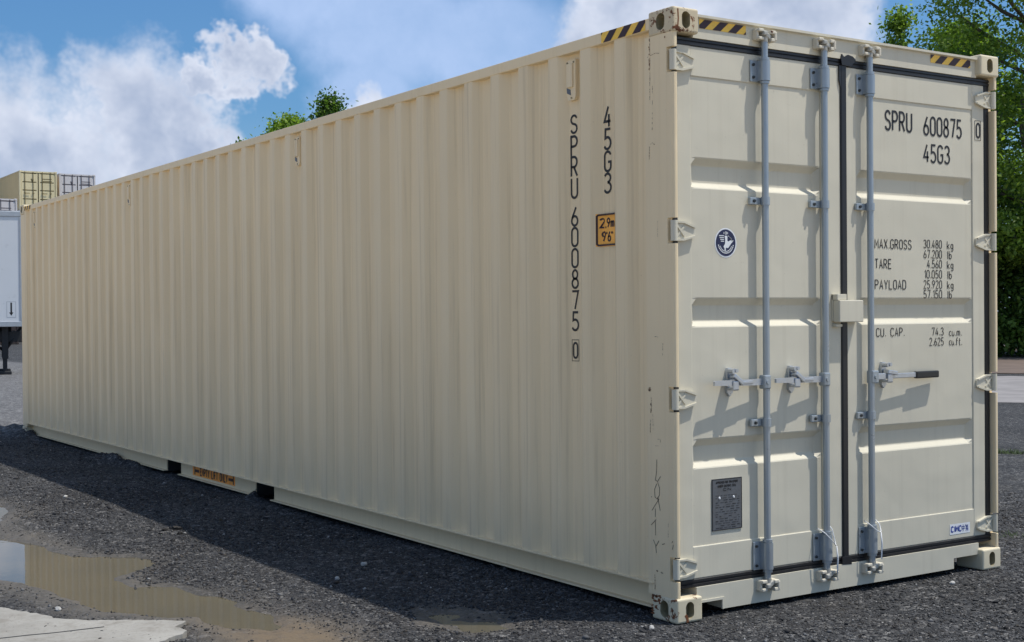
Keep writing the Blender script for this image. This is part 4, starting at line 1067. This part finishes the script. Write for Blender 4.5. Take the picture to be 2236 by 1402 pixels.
# =================================================================== TRAILER
MAT['trailer'] = simple('white_trailer_skin', (0.70, 0.72, 0.74), 0.32, 0, 0.03, 2.0)
MAT['alu'] = simple('aluminium_rail', (0.50, 0.52, 0.54), 0.4, 0.5, 0.1, 8)
MAT['black'] = simple('black_chassis', (0.015, 0.015, 0.016), 0.6)
MAT['tyre'] = simple('tyre_rubber', (0.018, 0.018, 0.018), 0.8)
def trailer():
    e = Vector((.976, -.217, 0)); ang = math.atan2(e.y, e.x)
    root = empty('semi_trailer', (4.62, 30.85, 0), ang, label='white box semi-trailer parked on its landing legs behind the container', category='trailer')
    L, W, zb, zt = 13.6, 2.55, 1.30, 4.36      # local: nose at x=0, body towards -x, near side at y=0
    bm = BM(); box(bm, -L, -.045, .02, W-.02, zb+.10, zt-.10); obj('body', bm, 'trailer', root)
    bm = BM(); box(bm, -L, 0, 0, W, zt-.16, zt, bev=.02); obj('roof_rail', bm, 'alu', root)
    bm = BM(); box(bm, -L, 0, -.004, W+.004, zb-.02, zb+.12, bev=.01); obj('bottom_rail', bm, 'alu', root)
    for y in (-.003, W-.06): 
        bm = BM(); box(bm, -.08, .004, y, y+.063, zb+.12, zt-.16, bev=.02); obj('corner_post', bm, 'alu', root)
    x = -1.25
    while x > -L: 
        bm = BM(); box(bm, x-.012, x+.012, .012, .021, zb+.12, zt-.16); obj('panel_seam', bm, 'alu', root); x -= 1.22
    bm = BM()
    for y in (.75, W-.85): box(bm, -L+.3, -.3, y, y+.10, zb-.36, zb-.02)
    for i in range(12): box(bm, -L+.5+i*1.1, -L+.6+i*1.1, .05, W-.05, zb-.14, zb-.021)
    obj('chassis', bm, 'black', root)
    for y in (.35, W-.35):
        bm = BM(); box(bm, -.54, -.38, y-.08, y+.08, .42, zb-.02); box(bm, -.51, -.41, y-.055, y+.055, .08, .45)
        obj('landing_leg', bm, 'black', root)
        bm = BM(); box(bm, -.62, -.30, y-.13, y+.13, .0, .09, bev=.02); obj('leg_foot', bm, 'black', root)
        bm = BM(); tube(bm, [(-.44, y, .66), (-.02, y+.05, zb-.05)], .035, 6); tube(bm, [(-.48, y, .62), (-1.35, y+.05, zb-.1)], .03, 6); obj('leg_brace', bm, 'black', root)
    bm = BM(); box(bm, -.51, -.41, .4, W-.4, .60, .72); tube(bm, [(-.46, .45, .66), (-.46, W-.45, zb-.15)], .03, 6); obj('leg_brace', bm, 'black', root)
    bm = BM(); box(bm, -1.9, -.06, .35, W-.35, zb-.42, zb-.16); obj('coupler_plate', bm, 'black', root)
    for ax in (-L+1.5, -L+2.8):
        bm = BM(); cyl(bm, (ax, .2, .50), (ax, W-.2, .50), .07); box(bm, ax-.1, ax+.1, .6, W-.6, .45, zb-.34); obj('axle', bm, 'black', root)
        for y in (.02, W-.32):
            bm = BM(); cyl(bm, (ax, y, .50), (ax, y+.30, .50), .50, n=28); w = obj('wheel', bm, 'tyre', root)
            bm = BM(); cyl(bm, (ax, y-.004 if y < 1 else y+.30, .50), (ax, y+.02 if y < 1 else y+.304, .50), .28, .26, n=20); obj('rim', bm, 'alu', w)
    # arrow label near the nose
    bm = BM(); poly(bm, [(-.42, .0185, 1.52), (-.18, .0185, 1.52), (-.18, .0185, 1.95), (-.42, .0185, 1.95)]); a = obj('arrow_label', bm, 'alu', root, label='small label with a black down arrow')
    bm = BM(); poly(bm, [(-.405, .0180, 1.535), (-.195, .0180, 1.535), (-.195, .0180, 1.935), (-.405, .0180, 1.935)]); obj('label_face', bm, 'trailer', a)
    bm = BM(); poly(bm, [(-.322, .0172, 1.92), (-.322, .0172, 1.66), (-.355, .0172, 1.66), (-.30, .0172, 1.57), (-.245, .0172, 1.66), (-.278, .0172, 1.66), (-.278, .0172, 1.92)]); obj('arrow', bm, 'ink', a)
trailer()

# =================================================================== TREES
def leaf_mat(name, lo, hi):
    m, t, b = mat(name); v = t.add('ShaderNodeAttribute', attribute_name='tone').outputs['Fac']
    c = t.mix(v, (*lo, 1), (*hi, 1)); t.l.new(c, b.inputs['Base Color']); b.inputs['Roughness'].default_value = 0.5; b.inputs['Specular IOR Level'].default_value = 0.35
    tr = t.add('ShaderNodeBsdfTranslucent'); t.l.new(t.mix(1.0, c, (1.15, 1.3, 0.6), 'MULTIPLY'), tr.inputs[0])
    mx = t.add('ShaderNodeMixShader'); mx.inputs[0].default_value = 0.45
    t.l.new(b.outputs[0], mx.inputs[1]); t.l.new(tr.outputs[0], mx.inputs[2]); t.l.new(mx.outputs[0], t.n['Material Output'].inputs[0])
    return m
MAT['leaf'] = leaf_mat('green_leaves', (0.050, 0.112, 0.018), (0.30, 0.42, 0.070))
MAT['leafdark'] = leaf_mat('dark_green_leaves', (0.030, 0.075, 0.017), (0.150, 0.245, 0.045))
MAT['bark'] = simple('grey_bark', (0.10, 0.085, 0.065), 0.9, 0, 0.35, 9, bmp=0.03)
def crown_points(g, H, Rd, z0, nclu, top=1.0, lean=0.0):
    """branch tips spread through an uneven crown"""
    out = []
    lob = [(g.uniform(0, 6.28), g.uniform(.25, .95), g.uniform(.55, 1.0)) for _ in range(9)]
    while len(out) < nclu:
        u = g.uniform(0, 1); z = z0+(H-z0)*u
        prof_ = (math.sin(math.pi*min(1, (u*.86+.12)))**.7)*(1-.35*u**3) if top >= 1 else (1-u)**.75*1.05
        a = g.uniform(0, 6.28); k = 1.0
        for la, lu, lr in lob: k -= .30*lr*math.exp(-((u-lu)/.10)**2)*max(0, math.cos(a-la))
        r = Rd*prof_*k*math.sqrt(g.uniform(.12, 1.0))
        out.append((r*math.cos(a)+lean*u, r*math.sin(a), z))
    return np.array(out)
def make_tree(seed, H, Rd, z0, nclu, per, leaf, mat_, loc, label, spread=.42, top=1.0, group=None, name='tree'):
    g = np.random.default_rng(seed); pts = crown_points(g, H, Rd, z0, nclu, top)
    root = empty(name, loc, label=label, category='tree' if name == 'tree' else 'shrub', group=group)
    # trunk and limbs
    bm = BM(); th = H*.80; tr = [(g.normal(0, .06)*i, g.normal(0, .06)*i, th*i/6-.1*(i == 0)) for i in range(7)]
    tube(bm, tr, [max(.03, H*.016*(1-i/6.6)) for i in range(7)], 8)
    for p in pts[g.choice(len(pts), min(26, len(pts)), replace=False)]:
        k = min(.95, max(.12, (p[2]-abs(p[0])*.55-abs(p[1])*.55)/th)); i = int(k*6); f = k*6-i; i2 = min(i+1, 6)
        a = Vector(tr[i]).lerp(Vector(tr[i2]), f); b = Vector(p); m_ = a.lerp(b, .55)+Vector((0, 0, -.12))
        tube(bm, [a, m_, b], [H*.006*(1.2-k), H*.0035, .012], 5)
    obj('trunk', bm, 'bark', root)
    n = nclu*per; c = np.repeat(pts, per, 0); off = g.normal(0, 1, (n, 3)); off *= (spread*g.uniform(.6, 1.3, nclu)).repeat(per)[:, None]*np.array([1, 1, .62]); c = c+off
    nr = g.normal(0, 1, (n, 3))+np.array([0, 0, .9]); nr /= np.linalg.norm(nr, axis=1)[:, None]
    t1 = np.cross(nr, g.normal(0, 1, (n, 3))); t1 /= np.linalg.norm(t1, axis=1)[:, None]; t2 = np.cross(nr, t1)
    s = (leaf*g.uniform(.6, 1.35, n))[:, None]
    V = np.stack([c-t1*s, c-t2*s*.55-nr*s*.12, c+t1*s, c+t2*s*.55+nr*s*.15], 1).reshape(-1, 3)
    me = npmesh('crown', V, np.arange(4*n).reshape(-1, 4)); tone = np.clip(g.normal(.5, .25, n)+np.repeat(g.normal(0, .27, nclu), per), 0, 1); vattr(me, 'tone', np.repeat(tone, 4))
    obj('crown', me, mat_, root)
    return root
GT = 'trees along the edge of the yard'
make_tree(11, 19.0, 4.2, 2.4, 370, 190, .080, 'leaf', (34.1, 20.9, 0), 'tall leafy green tree rising behind the right end of the container', group=GT, spread=.40)
make_tree(12, 17.0, 3.6, 2.5, 260, 170, .085, 'leaf', (39.6, 20.2, 0), 'broad leafy tree at the right edge of the picture', group=GT, spread=.40)
make_tree(13, 13.5, 1.25, 6.0, 60, 110, .085, 'leaf', (38.75, 29.95, 0), 'slim pointed tree left of the tall one, its tip above the container', top=.5, spread=.25, group=GT)
make_tree(14, 13.3, 1.2, 6.0, 40, 90, .10, 'leafdark', (42.2, 34.3, 0), 'far tree with only its tip above the door header', top=.5, spread=.25, group=GT)
make_tree(15, 11.9, 2.6, 3.0, 170, 170, .085, 'leaf', (36.8, 25.6, 0), 'lower bushy tree behind the striped top right corner', group=GT, spread=.40)
make_tree(16, 14.95, 2.3, 6.0, 120, 120, .115, 'leafdark', (31.9, 66.8, 0), 'distant pointed tree showing above the middle of the container roof', top=.5, spread=.36, group=GT)
make_tree(17, 13.45, 3.5, 5.0, 220, 130, .115, 'leaf', (29.75, 67.6, 0), 'distant rounded tree left of the pointed one above the roof', group=GT, spread=.42)
make_tree(18, 12.0, 1.2, 6.0, 30, 90, .115, 'leafdark', (27.1, 69.1, 0), 'distant small treetop left of the rounded tree', top=.5, spread=.3, group=GT)
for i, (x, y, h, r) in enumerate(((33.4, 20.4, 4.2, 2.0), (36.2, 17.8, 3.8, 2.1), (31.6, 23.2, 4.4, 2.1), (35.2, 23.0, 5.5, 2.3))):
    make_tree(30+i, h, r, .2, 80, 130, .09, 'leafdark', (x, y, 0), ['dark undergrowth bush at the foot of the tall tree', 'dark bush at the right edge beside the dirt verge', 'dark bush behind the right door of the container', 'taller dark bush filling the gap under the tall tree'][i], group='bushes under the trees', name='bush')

# =================================================================== SMALL THINGS ON THE GROUND
def rock(name, x, y, r, m, label, cat, g):
    bm = BM(); bmesh.ops.create_icosphere(bm, subdivisions=2, radius=1.0)
    for v in bm.verts: v.co = Vector((v.co.x*1.25, v.co.y*.9, v.co.z*.8))*r*(1+g.uniform(-.16, .16))
    o = obj(name, bm, m, label=label, category=cat); o.location = (x, y, float(height(np.array([x]), np.array([y]))[0])+r*.45); o.rotation_euler = (0, 0, g.uniform(0, 6)); return o
gr = np.random.default_rng(5)
MAT['palestone'] = simple('pale_stone', (0.40, 0.39, 0.37), 0.8, 0, 0.15, 50, bmp=.01); MAT['clod'] = simple('dark_soil', (0.030, 0.028, 0.026), 0.95, 0, 0.4, 40, bmp=.02)
rock('stone', -2.345, 1.94, .017, 'palestone', 'round white stone on the mud by the puddle', 'stone', gr)
rock('stone', -.54, 2.09, .016, 'palestone', 'flat grey stone in the shadow, nearest the base rail', 'stone', gr)
rock('stone', -.83, 1.86, .015, 'palestone', 'pale stone at the edge of the shadow on the gravel', 'stone', gr)
rock('stone', -1.18, 6.0, .018, 'palestone', 'white pebble on sunlit gravel beyond the puddle', 'stone', gr)
rock('stone', -.165, -.01, .014, 'palestone', 'pale stone touching the near bottom corner casting', 'stone', gr)
rock('stone', 1.83, -.13, .014, 'palestone', 'white stone on the gravel below the right door', 'stone', gr)
def clump(name, x, y, n, r, hgt, m, label, cat, seed):
    """ragged tuft of blades on a low mound of soil"""
    g = np.random.default_rng(seed); bm = BM(); z = float(height(np.array([x]), np.array([y]))[0])-.01
    for i in range(n):
        a = g.uniform(0, 6.28); q = r*math.sqrt(g.random()); bx, by = x+q*math.cos(a), y+q*math.sin(a); h = hgt*g.uniform(.4, 1); t = g.uniform(0, 6.28); lx, ly = math.cos(t)*h*.6, math.sin(t)*h*.6; w = .004
        p0, p1 = (bx-w, by, z), (bx+w, by, z); bm.faces.new([bm.verts.new(v) for v in (p0, p1, (bx+lx*.5+w*.7, by+ly*.5, z+h*.7), (bx+lx, by+ly, z+h), (bx+lx*.5-w*.7, by+ly*.5, z+h*.7))])
    return obj(name, bm, m, label=label, category=cat)
MAT['weed'] = simple('dry_dark_weed', (0.030, 0.028, 0.016), 0.9, 0, 0.4, 60); MAT['grass'] = simple('green_weeds', (0.055, 0.085, 0.025), 0.8, 0, 0.4, 6)
def clod(x, y, r, seed, lb):
    g = np.random.default_rng(seed); bm = BM(); bmesh.ops.create_icosphere(bm, subdivisions=4, radius=1.0)
    V = np.array([v.co[:] for v in bm.verts]); k = 1+.55*vnoise(V[:, 0]+3*V[:, 2], V[:, 1]-2*V[:, 2], .55, seed)+.45*vnoise(V[:, 0]-V[:, 2]*2, V[:, 1]+V[:, 2], .22, seed+1)
    for v, q in zip(bm.verts, k): v.co = Vector((v.co.x*1.2*r, v.co.y*.9*r, v.co.z*.65*r))*q
    o = obj('soil_clod', bm, 'clod', label=lb, category='soil', group='soil lumps on the gravel'); o.location = (x, y, float(height(np.array([x]), np.array([y]))[0]))
clod(-1.00, 3.93, .034, 4, 'largest dark soil lump at the edge of the shadow'); clod(-1.09, 3.90, .022, 5, 'small dark soil lump left of the largest one'); clod(-1.03, 3.78, .018, 6, 'smallest dark soil lump in front of the largest one')
def grass_line(x0, y0, x1, y1, n, h, sd):
    g = np.random.default_rng(sd); t = g.random(n); x = x0+(x1-x0)*t+g.normal(0, .05, n); y = y0+(y1-y0)*t+g.normal(0, .09, n)
    keep = vnoise(x, y, .5, 71) > -.22; x, y = x[keep], y[keep]; n = len(x); z = height(x, y)-.004
    hh = h*g.uniform(.4, 1.1, n); a = g.uniform(0, 6.28, n); lx, ly = np.cos(a)*hh*.5, np.sin(a)*hh*.5; w = .005
    V = np.stack([np.stack([x-w, y, z], 1), np.stack([x+w, y, z], 1), np.stack([x+lx, y+ly, z+hh], 1)], 1).reshape(-1, 3)
    return npmesh('grass', V, np.arange(3*n).reshape(-1, 3))
obj('grass', grass_line(6.2, 6.0, 9.6, .6, 5000, .055, 1), 'grass', kind='stuff', label='line of low green weeds across the gravel right of the container', category='grass')
obj('grass', grass_line(2.9, 1.35, 4.4, -.9, 1600, .022, 2), 'grass', kind='stuff', label='sparse weeds in the gravel near the right corner', category='grass')
